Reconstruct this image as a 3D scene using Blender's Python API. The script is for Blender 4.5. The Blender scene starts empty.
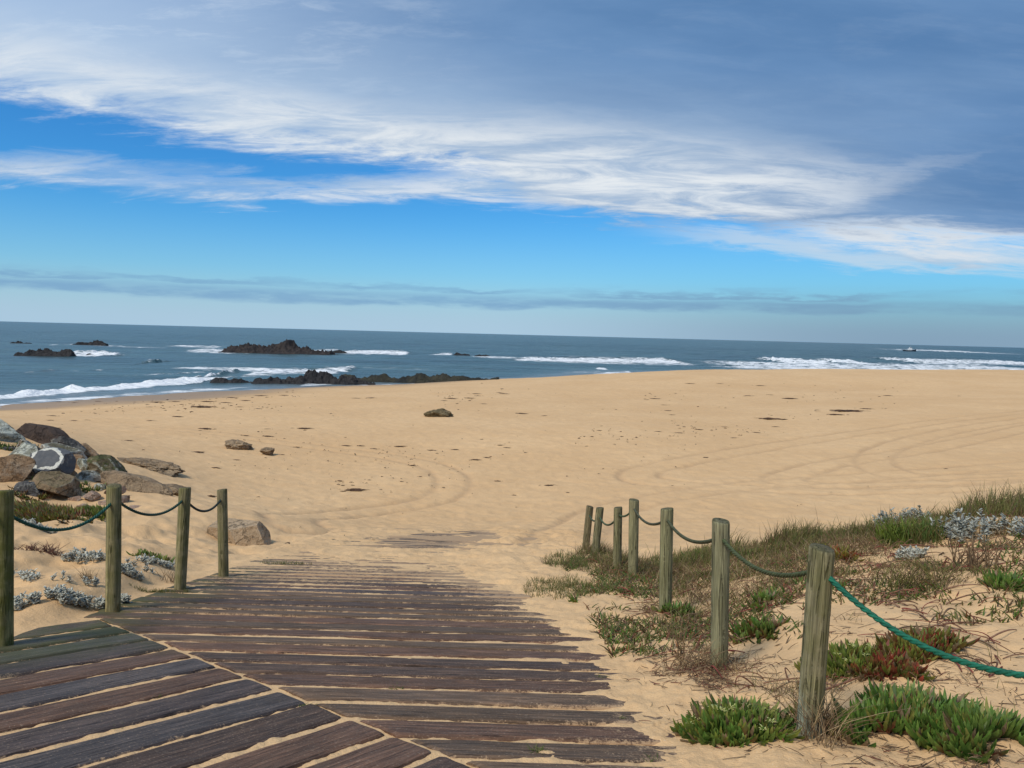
import bpy, bmesh, math, random
import numpy as np
from mathutils import Matrix, Vector

SC = bpy.context.scene
S = 1.4                      # authoring unit -> metres (applied to every mesh at the end)
EYE = 6.5                    # eye above the sea, authoring units
FPX, PITCH, ROLL = 769.0, math.radians(3.70), math.radians(1.48)

# ------------------------------------------------------------------ camera
cam = bpy.data.cameras.new("camera")
cam_o = bpy.data.objects.new("camera", cam)
SC.collection.objects.link(cam_o)
SC.camera = cam_o
cam.sensor_width = 36.0
cam.lens = 36.0 * FPX / 1024.0
cam.clip_start = 0.05
cam.clip_end = 60000.0
cam_o.matrix_world = (Matrix.Translation((0, 0, EYE * S)) @
                      Matrix.Rotation(math.radians(90) - PITCH, 4, 'X') @
                      Matrix.Rotation(ROLL, 4, 'Z'))

# ------------------------------------------------------------------ view
SC.render.engine = 'CYCLES'
SC.view_settings.view_transform = 'Standard'
SC.view_settings.look = 'None'
SC.view_settings.exposure = 0.0
SC.view_settings.gamma = 1.0
SC.view_settings.use_curve_mapping = False
SC.cycles.max_bounces = 5
SC.cycles.use_denoising = True

# ------------------------------------------------------------------ sun
SUN_AZ, SUN_EL = -138.0, 50.0
sun = bpy.data.lights.new("sun", 'SUN')
sun.energy = 3.0
sun.angle = math.radians(14.0)          # thin cloud veils it
sun.color = (1.0, 0.92, 0.80)
sun_o = bpy.data.objects.new("sun", sun)
SC.collection.objects.link(sun_o)
_a, _e = math.radians(SUN_AZ), math.radians(SUN_EL)
_d = Vector((math.sin(_a) * math.cos(_e), math.cos(_a) * math.cos(_e), math.sin(_e)))
sun_o.rotation_euler = _d.to_track_quat('Z', 'Y').to_euler()

# ------------------------------------------------------------------ node helper
class N:
    def __init__(self, tree):
        self.t = tree
    def n(self, kind, **kw):
        nd = self.t.nodes.new(kind)
        for k, v in kw.items():
            setattr(nd, k, v)
        return nd
    def link(self, v, sock):
        if isinstance(v, (int, float)):
            sock.default_value = v
        elif isinstance(v, tuple):
            sock.default_value = v if (len(v) == 4 or len(sock.default_value) == 3) else v + (1.0,)
        else:
            self.t.links.new(v, sock)
    def m(self, op, a, b=0.0, c=0.0, clamp=False):
        nd = self.n('ShaderNodeMath', operation=op, use_clamp=clamp)
        self.link(a, nd.inputs[0]); self.link(b, nd.inputs[1])
        if op in ('MULTIPLY_ADD', 'SMOOTH_MIN', 'SMOOTH_MAX', 'COMPARE'):
            self.link(c, nd.inputs[2])
        return nd.outputs[0]
    def add(self, a, b): return self.m('ADD', a, b)
    def sub(self, a, b): return self.m('SUBTRACT', a, b)
    def mul(self, a, b): return self.m('MULTIPLY', a, b)
    def ss(self, v, lo, hi, a=0.0, b=1.0):
        nd = self.n('ShaderNodeMapRange', interpolation_type='SMOOTHSTEP')
        self.link(v, nd.inputs[0]); self.link(lo, nd.inputs[1]); self.link(hi, nd.inputs[2])
        self.link(a, nd.inputs[3]); self.link(b, nd.inputs[4])
        return nd.outputs[0]
    def mix(self, f, a, b, mode='MIX'):
        nd = self.n('ShaderNodeMix', data_type='RGBA', blend_type=mode)
        self.link(f, nd.inputs[0]); self.link(a, nd.inputs[6]); self.link(b, nd.inputs[7])
        return nd.outputs[2]
    def noise(self, vec, scale, detail=4.0, rough=0.55, dist=0.0, lac=2.0, dim='3D'):
        nd = self.n('ShaderNodeTexNoise', noise_dimensions=dim)
        if vec is not None: self.t.links.new(vec, nd.inputs['Vector'])
        nd.inputs['Scale'].default_value = scale
        nd.inputs['Detail'].default_value = detail
        nd.inputs['Roughness'].default_value = rough
        nd.inputs['Lacunarity'].default_value = lac
        nd.inputs['Distortion'].default_value = dist
        return nd.outputs['Fac']
    def comb(self, x, y, z):
        nd = self.n('ShaderNodeCombineXYZ')
        self.link(x, nd.inputs[0]); self.link(y, nd.inputs[1]); self.link(z, nd.inputs[2])
        return nd.outputs[0]
    def sep(self, v):
        nd = self.n('ShaderNodeSeparateXYZ'); self.t.links.new(v, nd.inputs[0])
        return nd.outputs
    def scale(self, v, s):
        nd = self.n('ShaderNodeMapping'); self.t.links.new(v, nd.inputs[0])
        nd.inputs['Scale'].default_value = s
        return nd.outputs[0]
    def curve(self, v, pts):
        nd = self.n('ShaderNodeFloatCurve')
        self.link(v, nd.inputs['Value'])
        c = nd.mapping.curves[0]
        c.points[0].location = pts[0]; c.points[1].location = pts[-1]
        for p in pts[1:-1]:
            c.points.new(*p)
        for p in c.points: p.handle_type = 'AUTO_CLAMPED'
        nd.mapping.update()
        return nd.outputs[0]
    def ramp(self, v, stops):
        nd = self.n('ShaderNodeValToRGB'); self.link(v, nd.inputs[0])
        el = nd.color_ramp.elements
        while len(el) < len(stops): el.new(0.5)
        for e, (p, c) in zip(el, stops):
            e.position = p; e.color = c if len(c) == 4 else tuple(c) + (1.0,)
        return nd.outputs[0]
    def attr(self, name, out='Fac'):
        nd = self.n('ShaderNodeAttribute', attribute_name=name)
        return nd.outputs[out]
    def bump(self, h, strength=0.5, dist=0.02, normal=None):
        nd = self.n('ShaderNodeBump'); self.link(h, nd.inputs['Height'])
        nd.inputs['Strength'].default_value = strength
        nd.inputs['Distance'].default_value = dist
        if normal is not None: self.t.links.new(normal, nd.inputs['Normal'])
        return nd.outputs[0]

# ------------------------------------------------------------------ world: Nishita sky under a broken cloud deck
W = bpy.data.worlds.new("World"); SC.world = W
W.use_nodes = True
wt = W.node_tree
for nd in list(wt.nodes): wt.nodes.remove(nd)
g = N(wt)
geo = g.n('ShaderNodeTexCoord')
D = geo.outputs['Generated']
dx, dy, dz = g.sep(D)
sky = g.n('ShaderNodeTexSky', sky_type='NISHITA')
sky.sun_disc = False
sky.sun_elevation = math.radians(SUN_EL)
sky.sun_rotation = math.radians(SUN_AZ % 360)
sky.altitude = 0.0
sky.air_density = 1.0; sky.dust_density = 0.35; sky.ozone_density = 1.6
az = g.mul(g.m('ARCTAN2', dx, dy), 57.29578)            # degrees clockwise from the view north
el = g.mul(g.m('ARCSINE', dz), 57.29578)
U = g.m('MULTIPLY_ADD', az, 1 / 80.0, 0.5, clamp=True)  # -40..40 deg -> 0..1
def px_u(px): return (math.degrees(math.atan((px - 512) / FPX)) + 40) / 80.0
def px_e(px, py):
    t = (322 + 0.0257 * px - py) / FPX * math.cos(math.atan((px - 512) / FPX))
    return math.degrees(math.atan(t))
def elcurve(pts, vmax=40.0):
    return g.mul(g.curve(U, [(px_u(x), px_e(x, y) / vmax) for x, y in pts]), vmax)
# cloud-plane coordinates: streets of cloud foreshortened towards the horizon
inv = g.m('DIVIDE', 1.0, g.m('MAXIMUM', g.add(dz, 0.16), 0.05))
P = g.comb(g.mul(dx, inv), g.mul(dy, inv), 0.0)
Pw = g.n('ShaderNodeMapping'); wt.links.new(P, Pw.inputs[0])
Pw.inputs['Rotation'].default_value = (0, 0, math.radians(24)); Pw.inputs['Scale'].default_value = (0.6, 1.5, 1)
Pr = Pw.outputs[0]
nA = g.noise(Pr, 1.6, 9, 0.62, 0.35)
nB = g.noise(Pr, 4.5, 10, 0.66, 0.6)
nC = g.noise(Pr, 0.9, 6, 0.55, 0.2)
nD = g.noise(Pr, 12.0, 8, 0.7, 0.4)
warp = g.add(g.mul(g.sub(nA, 0.5), 5.0), g.add(g.mul(g.sub(nB, 0.5), 4.2), g.mul(g.sub(nD, 0.5), 1.6)))
elw = g.add(el, warp)
# upper deck
eA = elcurve([(-60, 96), (0, 108), (130, 132), (260, 155), (400, 170), (470, 178), (540, 206), (620, 222), (700, 226), (760, 236), (850, 252), (1080, 262)])
mA = g.ss(g.sub(elw, eA), -0.55, 1.5)
# thin strand lying in the blue
cB = elcurve([(-60, 170), (0, 172), (100, 178), (200, 190), (300, 193), (400, 190), (500, 188), (560, 200), (1080, 210)])
tB = g.curve(U, [(0, .40), (px_u(0), .40), (px_u(120), .46), (px_u(230), .52), (px_u(290), .3), (px_u(400), .48), (px_u(520), .62), (px_u(600), .3), (1, .1)])
dB = g.m('ABSOLUTE', g.sub(g.add(el, g.mul(g.sub(nB, .5), 3.4)), cB))
mB = g.mul(g.ss(g.sub(dB, g.mul(tB, 2.3)), -0.9, 0.4, 1.0, 0.0), g.ss(g.add(nA, g.mul(nD, .35)), 0.52, 0.74, 0.40, 1.0))
# pale wisps under the right-hand deck
cC = elcurve([(-60, 262), (600, 232), (760, 244), (860, 262), (960, 262), (1080, 272)])
dC = g.m('ABSOLUTE', g.sub(g.add(el, g.mul(g.sub(nB, .5), 2.6)), cC))
mC = g.mul(g.mul(g.ss(dC, 0.1, 1.0, 1.0, 0.0), g.ss(U, px_u(600), px_u(760))), 0.8)
# low distant bands above the sea
bandn = g.noise(g.comb(g.mul(az, 0.16), g.mul(el, 0.9), 3.0), 1.0, 8, 0.6)
bandm = g.noise(g.comb(g.mul(az, 0.05), g.mul(el, 0.35), 9.0), 1.0, 4, 0.5)
elb = g.add(el, g.mul(g.sub(bandn, .5), 1.2))
mD1 = g.mul(g.ss(elb, 1.75, 2.2), g.ss(elb, 2.5, 3.05, 1.0, 0.0))
mD2 = g.mul(g.mul(g.ss(elb, 2.75, 3.0), g.ss(g.add(elb, g.mul(g.sub(bandn, .5), 1.6)), 3.1, 3.5, 1.0, 0.0)), g.ss(bandm, .36, .52))
mD = g.m('MAXIMUM', g.mul(mD1, g.ss(bandm, .3, .5, .55, 1.0)), g.mul(mD2, .9))
# colours (radiance x10, background strength 0.1)
hs = g.n('ShaderNodeHueSaturation')
wt.links.new(sky.outputs[0], hs.inputs['Color'])
hs.inputs['Hue'].default_value = 0.497; hs.inputs['Saturation'].default_value = 1.28; hs.inputs['Value'].default_value = 1.0
clear = g.mix(1.0, hs.outputs[0], (0.36, 0.90, 1.32), 'MULTIPLY')
low = g.mix(g.ss(U, 0.45, 0.85), (4.1, 5.8, 7.3), (2.4, 3.6, 4.9))
clear = g.mix(g.m('ADD', g.ss(el, 0.3, 4.5, 0.45, 0.0), g.ss(el, -0.5, 9.5, 0.53, 0.0)), clear, low)
# deck shading: bright torn edge, blue-grey belly
cW = elcurve([(-60, 78), (0, 84), (150, 112), (300, 130), (450, 150), (600, 172), (750, 188), (850, 186), (930, 166), (1080, 120)])
wid = g.curve(U, [(0, .50), (px_u(150), .44), (px_u(350), .32), (px_u(600), .50), (px_u(800), .36), (px_u(930), .10), (px_u(990), .03), (1, .02)])
dW = g.m('ABSOLUTE', g.sub(g.add(el, g.mul(warp, 0.75)), cW))
bright = g.mul(g.ss(dW, g.mul(wid, 1.2), g.mul(wid, 9.0), 1.0, 0.0), g.ss(g.add(U, g.mul(g.sub(nB, .5), .22)), px_u(1010), px_u(760)))
bright = g.mul(bright, g.ss(g.add(nB, g.mul(nA, .6)), 0.62, 1.0, 0.12, 1.0))
cW2 = elcurve([(-60, 262), (700, 236), (800, 240), (900, 243), (1080, 256)])
b2 = g.mul(g.ss(g.m('ABSOLUTE', g.sub(g.add(el, g.mul(warp, .5)), cW2)), 0.3, 1.5, 1.0, 0.0), g.ss(U, px_u(700), px_u(820)))
bright = g.m('MAXIMUM', bright, g.mul(b2, .85))
leftglow = g.ss(U, px_u(560), px_u(-40))
grey = g.mix(leftglow, (.95, 2.1, 4.15), (3.5, 5.0, 7.4))
grey = g.mix(g.ss(nC, 0.35, 0.68), grey, g.mix(leftglow, (1.6, 2.95, 5.2), (4.6, 6.0, 8.0)))
grey = g.mix(g.ss(nA, 0.48, 0.75, 0.0, 0.6), grey, g.mix(leftglow, (1.9, 3.25, 5.5), (6.2, 7.2, 8.5)))
wisp = g.mul(g.ss(g.add(g.mul(nB, .7), g.mul(nD, .45)), .55, .74), g.mix(leftglow, (.05, .05, .05), (.62, .62, .62)))
grey = g.mix(wisp, grey, (6.6, 7.6, 8.8))
deck = g.mix(g.mul(g.ss(dW, .5, 8.0, 1.0, 0.0), g.ss(g.add(U, g.mul(g.sub(nA, .5), .35)), px_u(1060), px_u(620), 0, .52)), grey, (4.9, 6.3, 7.9))
deck = g.mix(bright, deck, (8.0, 8.4, 8.7))
strand = g.mix(g.ss(nB, .4, .65), (3.9, 5.4, 7.4), (6.8, 7.5, 8.4))
col = g.mix(g.mul(g.mul(mD, .7), g.ss(bandn, .36, .58, .45, 1.0)), clear, g.mix(g.ss(U, .4, .9), (1.7, 3.4, 5.7), (1.8, 3.0, 4.6)))
col = g.mix(g.mul(mC, .75), col, (6.6, 7.2, 7.7))
col = g.mix(g.mul(mB, .95), col, strand)
col = g.mix(g.mul(mA, .97), col, deck)
col = g.mix(g.ss(el, -1.5, -0.2, 1.0, 0.0), col, (1.6, 2.2, 2.8))
bg = g.n('ShaderNodeBackground'); bg.inputs['Strength'].default_value = 0.1
wt.links.new(col, bg.inputs['Color'])
wo = g.n('ShaderNodeOutputWorld'); wt.links.new(bg.outputs[0], wo.inputs['Surface'])

# ------------------------------------------------------------------ numpy helpers
def _h(ix, iy, iz, seed):
    h = (ix.astype(np.int64) * 374761393 + iy.astype(np.int64) * 668265263 + iz.astype(np.int64) * 2147483647 + seed * 1274126177) & 0xffffffff
    h = ((h ^ (h >> 13)) * 1274126177) & 0xffffffff
    h = ((h ^ (h >> 16)) * 2246822519) & 0xffffffff
    return ((h ^ (h >> 15)) & 0xffffff) / float(0xffffff)
def vnoise2(x, y, seed=0):
    ix, iy = np.floor(x), np.floor(y); fx, fy = x - ix, y - iy
    fx = fx * fx * fx * (fx * (fx * 6 - 15) + 10); fy = fy * fy * fy * (fy * (fy * 6 - 15) + 10)
    z = np.zeros_like(ix)
    a = _h(ix, iy, z, seed); b = _h(ix + 1, iy, z, seed); c = _h(ix, iy + 1, z, seed); d = _h(ix + 1, iy + 1, z, seed)
    return (a + (b - a) * fx) * (1 - fy) + (c + (d - c) * fx) * fy - 0.5
def fbm2(x, y, seed=0, octv=4, gain=0.5):
    s = np.zeros_like(x); a = 1.0
    c, sn = math.cos(0.6), math.sin(0.6)
    for k in range(octv):
        s += a * vnoise2(x, y, seed + k * 17)
        x, y = (c * x - sn * y) * 2.03 + 5.1, (sn * x + c * y) * 2.03 + 1.7
        a *= gain
    return s
def vnoise3(p, seed=0):
    i = np.floor(p); f = p - i; f = f * f * (3 - 2 * f)
    r = 0
    for a in (0, 1):
        for b in (0, 1):
            for c in (0, 1):
                w = (f[:, 0] if a else 1 - f[:, 0]) * (f[:, 1] if b else 1 - f[:, 1]) * (f[:, 2] if c else 1 - f[:, 2])
                r = r + w * _h(i[:, 0] + a, i[:, 1] + b, i[:, 2] + c, seed)
    return r - 0.5
def fbm3(p, seed=0, octv=4, gain=0.5):
    s = 0; a = 1.0
    for k in range(octv):
        s = s + a * vnoise3(p, seed + 31 * k); p = p * 2.07 + 3.3; a *= gain
    return s
def worley(x, y, seed, r=3):
    ix, iy = np.floor(x), np.floor(y); best = np.full(x.shape, 9.0); z = np.zeros_like(ix); bid = np.zeros_like(x)
    for a in (-1, 0, 1):
        for b in (-1, 0, 1):
            cx, cy = ix + a, iy + b
            px = cx + _h(cx, cy, z, seed); py = cy + _h(cx, cy, z, seed + 1)
            d = np.hypot(px - x, py - y)
            idv = _h(cx, cy, z, seed + 2)
            bid = np.where(d < best, idv, bid); best = np.minimum(best, d)
    return best, bid
def sstep(v, lo, hi):
    t = np.clip((v - lo) / (hi - lo), 0, 1); return t * t * (3 - 2 * t)

COLL = SC.collection
def obj(name, mesh, parent=None, mat=None):
    o = bpy.data.objects.new(name, mesh); COLL.objects.link(o)
    if parent is not None: o.parent = parent
    if mat is not None:
        mesh.materials.clear(); mesh.materials.append(mat)
    return o
def mesh_np(name, V, F, attrs=None, smooth=True):
    """V (n,3); F list of (m,k) index arrays; attrs {name: (n,) or (n,3)}"""
    me = bpy.data.meshes.new(name)
    V = np.ascontiguousarray(V, np.float32)
    F = [np.asarray(f, np.int32) for f in F if len(f)]
    me.vertices.add(len(V)); me.vertices.foreach_set('co', V.ravel())
    nl = sum(f.size for f in F); npoly = sum(len(f) for f in F)
    me.loops.add(nl); me.loops.foreach_set('vertex_index', np.concatenate([f.ravel() for f in F]))
    starts, c = [], 0
    for f in F:
        starts.append(c + np.arange(len(f)) * f.shape[1]); c += f.size
    me.polygons.add(npoly); me.polygons.foreach_set('loop_start', np.concatenate(starts).astype(np.int32))
    me.update(calc_edges=True)
    me.polygons.foreach_set('use_smooth', np.full(npoly, smooth, bool))
    for k, a in (attrs or {}).items():
        a = np.asarray(a, np.float32)
        if a.ndim == 1:
            at = me.attributes.new(k, 'FLOAT', 'POINT'); at.data.foreach_set('value', a)
        else:
            at = me.attributes.new(k, 'FLOAT_COLOR', 'POINT')
            at.data.foreach_set('color', np.concatenate([a[:, :3], np.ones((len(a), 1), np.float32)], 1).astype(np.float32).ravel())
    me.validate(); me.update()
    return me
def grid_faces(nr, nc):
    i = np.arange(nr - 1)[:, None] * nc + np.arange(nc - 1)[None, :]
    i = i.ravel()
    return np.stack([i, i + 1, i + nc + 1, i + nc], 1)
def thing(name, label, cat, loc, group=None):
    o = bpy.data.objects.new(name, None); COLL.objects.link(o)
    o.location = loc; o.empty_display_size = 0.2
    return tag(o, label, cat, group)
def tag(o, label=None, cat=None, group=None, kind=None):
    if label: o['label'] = label
    if cat: o['category'] = cat
    if group: o['group'] = group
    if kind: o['kind'] = kind
    return o
def ray(px, py):
    x, y = px - 512.0, py - 384.0
    u = x * math.cos(ROLL) + y * math.sin(ROLL); v = -x * math.sin(ROLL) + y * math.cos(ROLL)
    d = (u, FPX * math.cos(PITCH) - v * math.sin(PITCH), -FPX * math.sin(PITCH) - v * math.cos(PITCH))
    return d[0] / d[1], d[2] / d[1]
def at(px, py, Y):
    a, b = ray(px, py); return np.array([a * Y, Y, EYE + b * Y])

# ------------------------------------------------------------------ terrain
DECK_D0, DECK_S = 1.03, 0.187
def deck_z(Y): return EYE - DECK_D0 - DECK_S * np.asarray(Y)
_cp = []
def G(px, py, Y):
    p = at(px, py, Y); _cp.append((p[0], Y, EYE - p[2]))
def K(X, Y, d): _cp.append((X, Y, d))
for X in (-2.8, -1.4, 0, 1.2):
    for Y in (0.5, 2.5, 4.5, 6.5, 8.5, 10.5, 12.5, 14.0):
        K(X, Y, DECK_D0 + DECK_S * Y + 0.02)
for a in [(60, 603, 5.2), (30, 640, 4.4), (60, 575, 6.2), (60, 545, 7.6), (20, 520, 9.5), (150, 545, 8.6), (150, 515, 11.3), (60, 500, 13),
          (150, 490, 14.5), (250, 515, 13), (240, 547, 11.0), (0, 470, 14.2), (40, 478, 13.6), (70, 470, 15), (0, 436, 16.5), (-60, 470, 13), (-60, 420, 17),
          (-60, 520, 9), (-60, 600, 5.5), (110, 470, 17), (150, 470, 19),
          (80, 425, 34), (0, 412, 45), (200, 500, 16.5), (400, 525, 16), (512, 520, 17), (700, 500, 19), (400, 490, 21.5), (200, 470, 22),
          (400, 460, 27.5), (400, 430, 37), (200, 440, 30), (600, 470, 25), (600, 430, 36), (800, 450, 30), (1000, 460, 26), (1000, 430, 36),
          (700, 371, 95), (850, 369.5, 105), (1024, 370, 115), (600, 376, 98), (500, 381, 92), (400, 386.5, 80), (200, 395, 70), (0, 407, 58),
          (400, 400, 58), (600, 400, 60), (800, 385, 80), (800, 400, 60), (200, 410, 48), (1000, 400, 58), (1000, 385, 80),
          (1000, 740, 2.75), (1000, 680, 3.3), (900, 620, 4.2), (1000, 570, 5.2), (800, 620, 4.5), (760, 580, 6.0), (900, 560, 5.9),
          (1000, 530, 6.8), (900, 533, 7.5), (1000, 517, 8.0), (880, 530, 8.4), (780, 547, 8.7), (700, 557, 8.8), (808, 745, 2.92), (719, 672, 4.03),
          (640, 572, 8.5)]:
    G(*a)
for a in [(1.20, 5.64, 2.07), (1.25, 7.87, 2.48), (0.9, 8.4, 2.62), (1.1, 9.4, 2.77), (1.08, 10.5, 3.0),
          (3.5, 10.5, 2.75), (7, 10.5, 2.5), (5, 13, 3.45), (9, 13, 3.2), (2.5, 12.5, 3.3), (8, 5, 1.45), (9, 2.5, 1.3), (8, 8, 1.7), (3, 1.0, 1.25), (2.2, 2.0, 1.38), (12, 8, 1.7),
          (0, -1.5, 0.75), (-4, -1.5, 0.9), (4, -1.5, 1.0), (-6, 2, 1.4), (-4.2, 2.6, 1.55),
          (-80, 60, 6.6), (100, 105, 3.7), (90, 60, 3.9), (60, 30, 3.5), (30, 14, 2.9), (-30, 30, 3.4), (-25, 15, 2.2),
          (-46, 80, 7.6), (-40, 95, 8.3), (-20, 105, 7.8), (0, 120, 7.4), (15, 150, 7.3), (40, 150, 6.9), (80, 160, 6.9), (110, 170, 7.2),
          (-60, 130, 9.5), (0, 190, 9.5), (60, 220, 9.5), (150, 230, 9.5), (-100, 300, 10), (100, 400, 10), (0, 400, 10)]:
    K(*a)
for px, py in ((0, 405), (100, 397.5), (200, 391.5), (340, 386), (430, 382.5), (500, 379.3), (560, 376.5), (620, 373.8)):
    a, b = ray(px, py); Yw = -EYE / b
    K(a * Yw, Yw, 6.5)
CP = np.array(_cp)
def _q(X, Y):
    Yc = np.maximum(Y, -1.8) + 3.0
    return np.clip(X / Yc, -2.6, 2.6) * 1.6, np.log(Yc) * 1.15
_qx, _qy = _q(CP[:, 0], CP[:, 1])
def _phi(r2):
    return 0.5 * r2 * np.log(r2 + 1e-9)
_n = len(CP)
_A = np.zeros((_n + 3, _n + 3))
_r2 = (_qx[:, None] - _qx[None]) ** 2 + (_qy[:, None] - _qy[None]) ** 2
_A[:_n, :_n] = _phi(_r2) + np.eye(_n) * 2e-4
_Pm = np.stack([np.ones(_n), _qx, _qy], 1)
_A[:_n, _n:] = _Pm; _A[_n:, :_n] = _Pm.T
_ld = CP[:, 2] / (CP[:, 1] * 0.0 + 1.0)
_w = np.linalg.solve(_A, np.concatenate([_ld, np.zeros(3)]))
def H0(X, Y):
    X = np.asarray(X, float); Y = np.asarray(Y, float); shp = X.shape
    X = X.ravel(); Y = Y.ravel(); out = np.empty_like(X)
    for s in range(0, len(X), 60000):
        qx, qy = _q(X[s:s + 60000], Y[s:s + 60000])
        r2 = (qx[:, None] - _qx[None]) ** 2 + (qy[:, None] - _qy[None]) ** 2
        out[s:s + 60000] = _phi(r2) @ _w[:_n] + _w[_n] + _w[_n + 1] * qx + _w[_n + 2] * qy
    return EYE - np.clip(out, 0.6, 10.0).reshape(shp)
# tyre tracks across the beach (polylines in plan)
TRACKS = []
def track(pxs, half=0.0):
    pts = []
    for px, py, Y in pxs:
        p = at(px, py, Y); pts.append(p[:2])
    pts = np.array(pts); t = np.linspace(0, len(pts) - 1, 60)
    i = np.clip(t.astype(int), 0, len(pts) - 2); f = t - i
    pm = pts[np.maximum(i - 1, 0)]; p0 = pts[i]; p1 = pts[i + 1]; pp = pts[np.minimum(i + 2, len(pts) - 1)]
    f = f[:, None]
    c = 0.5 * (2 * p0 + (p1 - pm) * f + (2 * pm - 5 * p0 + 4 * p1 - pp) * f ** 2 + (3 * p0 - pm - 3 * p1 + pp) * f ** 3)
    TRACKS.append((c, half))
HALF = 0.62
track([(1040, 415, 42), (950, 430, 36), (880, 455, 29), (900, 478, 23.5), (1040, 482, 22.5)], HALF)
track([(1040, 408, 48), (880, 430, 37), (700, 462, 27.5), (640, 480, 23.5), (760, 492, 21), (1040, 490, 21)], HALF)
track([(1040, 422, 38), (930, 450, 30), (820, 470, 25.5), (800, 486, 22), (1040, 488, 22)], HALF)
track([(300, 552, 13), (296, 528, 15.5), (360, 508, 18), (440, 492, 20.5), (452, 475, 24), (420, 462, 27), (330, 452, 30), (150, 436, 35)], HALF * .8)
track([(560, 560, 11), (585, 520, 16), (640, 500, 19), (800, 482, 22.5), (1040, 470, 25)], HALF)
def track_mask(X, Y):
    m = np.zeros_like(X)
    for c, half in TRACKS:
        lo, hi = c.min(0) - 1.6, c.max(0) + 1.6
        idx = np.where((X > lo[0]) & (X < hi[0]) & (Y > lo[1]) & (Y < hi[1]))[0]
        if not len(idx): continue
        best = np.full(len(idx), 9.0)
        for s in range(0, len(idx), 40000):
            ii = idx[s:s + 40000]
            d = np.full(len(ii), 99.0)
            for k in range(len(c) - 1):
                a, b = c[k], c[k + 1]; ab = b - a
                t = np.clip(((X[ii] - a[0]) * ab[0] + (Y[ii] - a[1]) * ab[1]) / (ab @ ab + 1e-9), 0, 1)
                d = np.minimum(d, np.hypot(X[ii] - a[0] - t * ab[0], Y[ii] - a[1] - t * ab[1]))
            best[s:s + 40000] = d
        e = np.abs(best - half)
        m[idx] = np.maximum(m[idx], np.exp(-(e / 0.13) ** 2))
    return m
JOINT_A = np.array([-2.54, 4.87]); JOINT_B = np.array([-0.448, 2.937])
def joint_x(Y): return JOINT_A[0] + (JOINT_A[1] - Y) * (JOINT_B[0] - JOINT_A[0]) / (JOINT_A[1] - JOINT_B[1])
def ramp_rel(X, Y):
    """height of the sand against the plank tops"""
    n1 = fbm2(X * 1.6, Y * 2.2, 5, 4); n2 = fbm2(X * 7, Y * 9, 9, 3)
    base = -0.0125 + 0.007 * n2 + 0.006 * fbm2(X * 26, Y * 26, 15, 2) + 0.007 * fbm2(X * 1.3, Y * 5.0, 77, 4)
    edge = 0.62 + 0.10 * np.sin(Y * 1.1 + .6) - 0.5 * sstep(Y, 4.2, 6.5) - 0.5 * sstep(Y, 6.0, 8.0)
    right = sstep(X, edge - 0.22, edge + 0.5) * 0.06 - 0.012 * sstep(X, edge - .7, edge)*0
    rel = base + right + (0.030 * n1 + 0.014 * n2) * sstep(X, edge - 0.7, edge)
    far = 9.75 + 0.9 * n1 - 0.32 * (X + 1.4) * (X > -1.4)
    rel = rel + sstep(Y, far - 1.9, far + 0.3) * (0.034 + 0.012 * n1 + .008 * n2)
    rel = rel + sstep(Y, far - 4.4, far - 1.4) * (0.007 + 0.018 * fbm2(X * 1.1, Y * 4.5, 31, 4))
    # the slats that show again further down
    cx = 0.0 + 0.33 * (Y - 12) + .5 * n1
    k = np.exp(-((X - cx) / 1.95) ** 4) * sstep(Y, 9.7, 11.0) * (1 - sstep(Y, 13.3, 14.4))
    rel = rel - k * (0.058 + 0.050 * fbm2(X * 1.3, Y * 7.5, 61, 4))
    # sand drifted in on the left end of the landing
    return rel
def H(X, Y, detail=True):
    X = np.asarray(X, float); Y = np.asarray(Y, float)
    z = H0(X, Y)
    r = np.hypot(X, Y)
    lump = 0.035 * fbm2(X * 0.9, Y * 0.9, 3, 4) * sstep(r, 2, 5) + 0.10 * fbm2(X * 0.09, Y * 0.14, 40, 3) * sstep(r, 14, 40)
    veg = sstep(X, 1.5, 2.4) * (1 - sstep(Y, 8.5, 10))
    leftd = sstep(-X, 3.0, 3.6) * (1 - sstep(Y, 9, 14)) 
    lump = lump + (veg * 0.10 + leftd * 0.16) * fbm2(X * 1.5, Y * 1.5, 8, 4)
    z = z + lump
    # ramp corridor
    k = sstep(X, -3.16, -2.92) * (1 - sstep(X, 1.15, 1.75)) * (1 - sstep(Y, 13.6, 15.4)) * sstep(Y, -3, -1)
    zr = deck_z(Y) + ramp_rel(X, Y)
    z = z * (1 - k) + zr * k
    if detail:
        # trodden, pocked sand
        cov = 1 - k * (ramp_rel(X, Y) < 0.012)
        cov = cov * sstep(z, 0.35, 1.4)
        w1, i1 = worley(X * 2.1, Y * 2.1, 11); w2, i2 = worley(X * 4.7 + 7, Y * 4.7, 23)
        pit = -0.030 * np.exp(-(w1 / 0.42) ** 2) * (i1 > .35) + 0.012 * np.exp(-((w1 - .62) / .2) ** 2)
        pit = pit - 0.012 * np.exp(-(w2 / 0.4) ** 2) * (i2 > .4)
        amp = sstep(r, 3, 9) * 0.75 + 0.25
        amp = amp * (1 - 0.6 * veg) * (1 - .5 * leftd)
        z = z + cov * (pit * amp * (1.0 - .45 * sstep(r, 10, 25)) + 0.013 * fbm2(X * 6, Y * 6, 51, 4, .6) * sstep(X * 0 + r, 2, 3))
    return z
def hit(px, py, y0=1.5, y1=200.0):
    a, b = ray(px, py)
    Y = np.exp(np.linspace(math.log(y0), math.log(y1), 700))
    dlt = (EYE + b * Y) - H(a * Y, Y, False)
    i = np.argmax(dlt < 0)
    if dlt[i] >= 0: i = len(Y) - 1
    yy = Y[i]
    return np.array([a * yy, yy, float(H(np.array([a * yy]), np.array([yy]))[0])])
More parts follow.
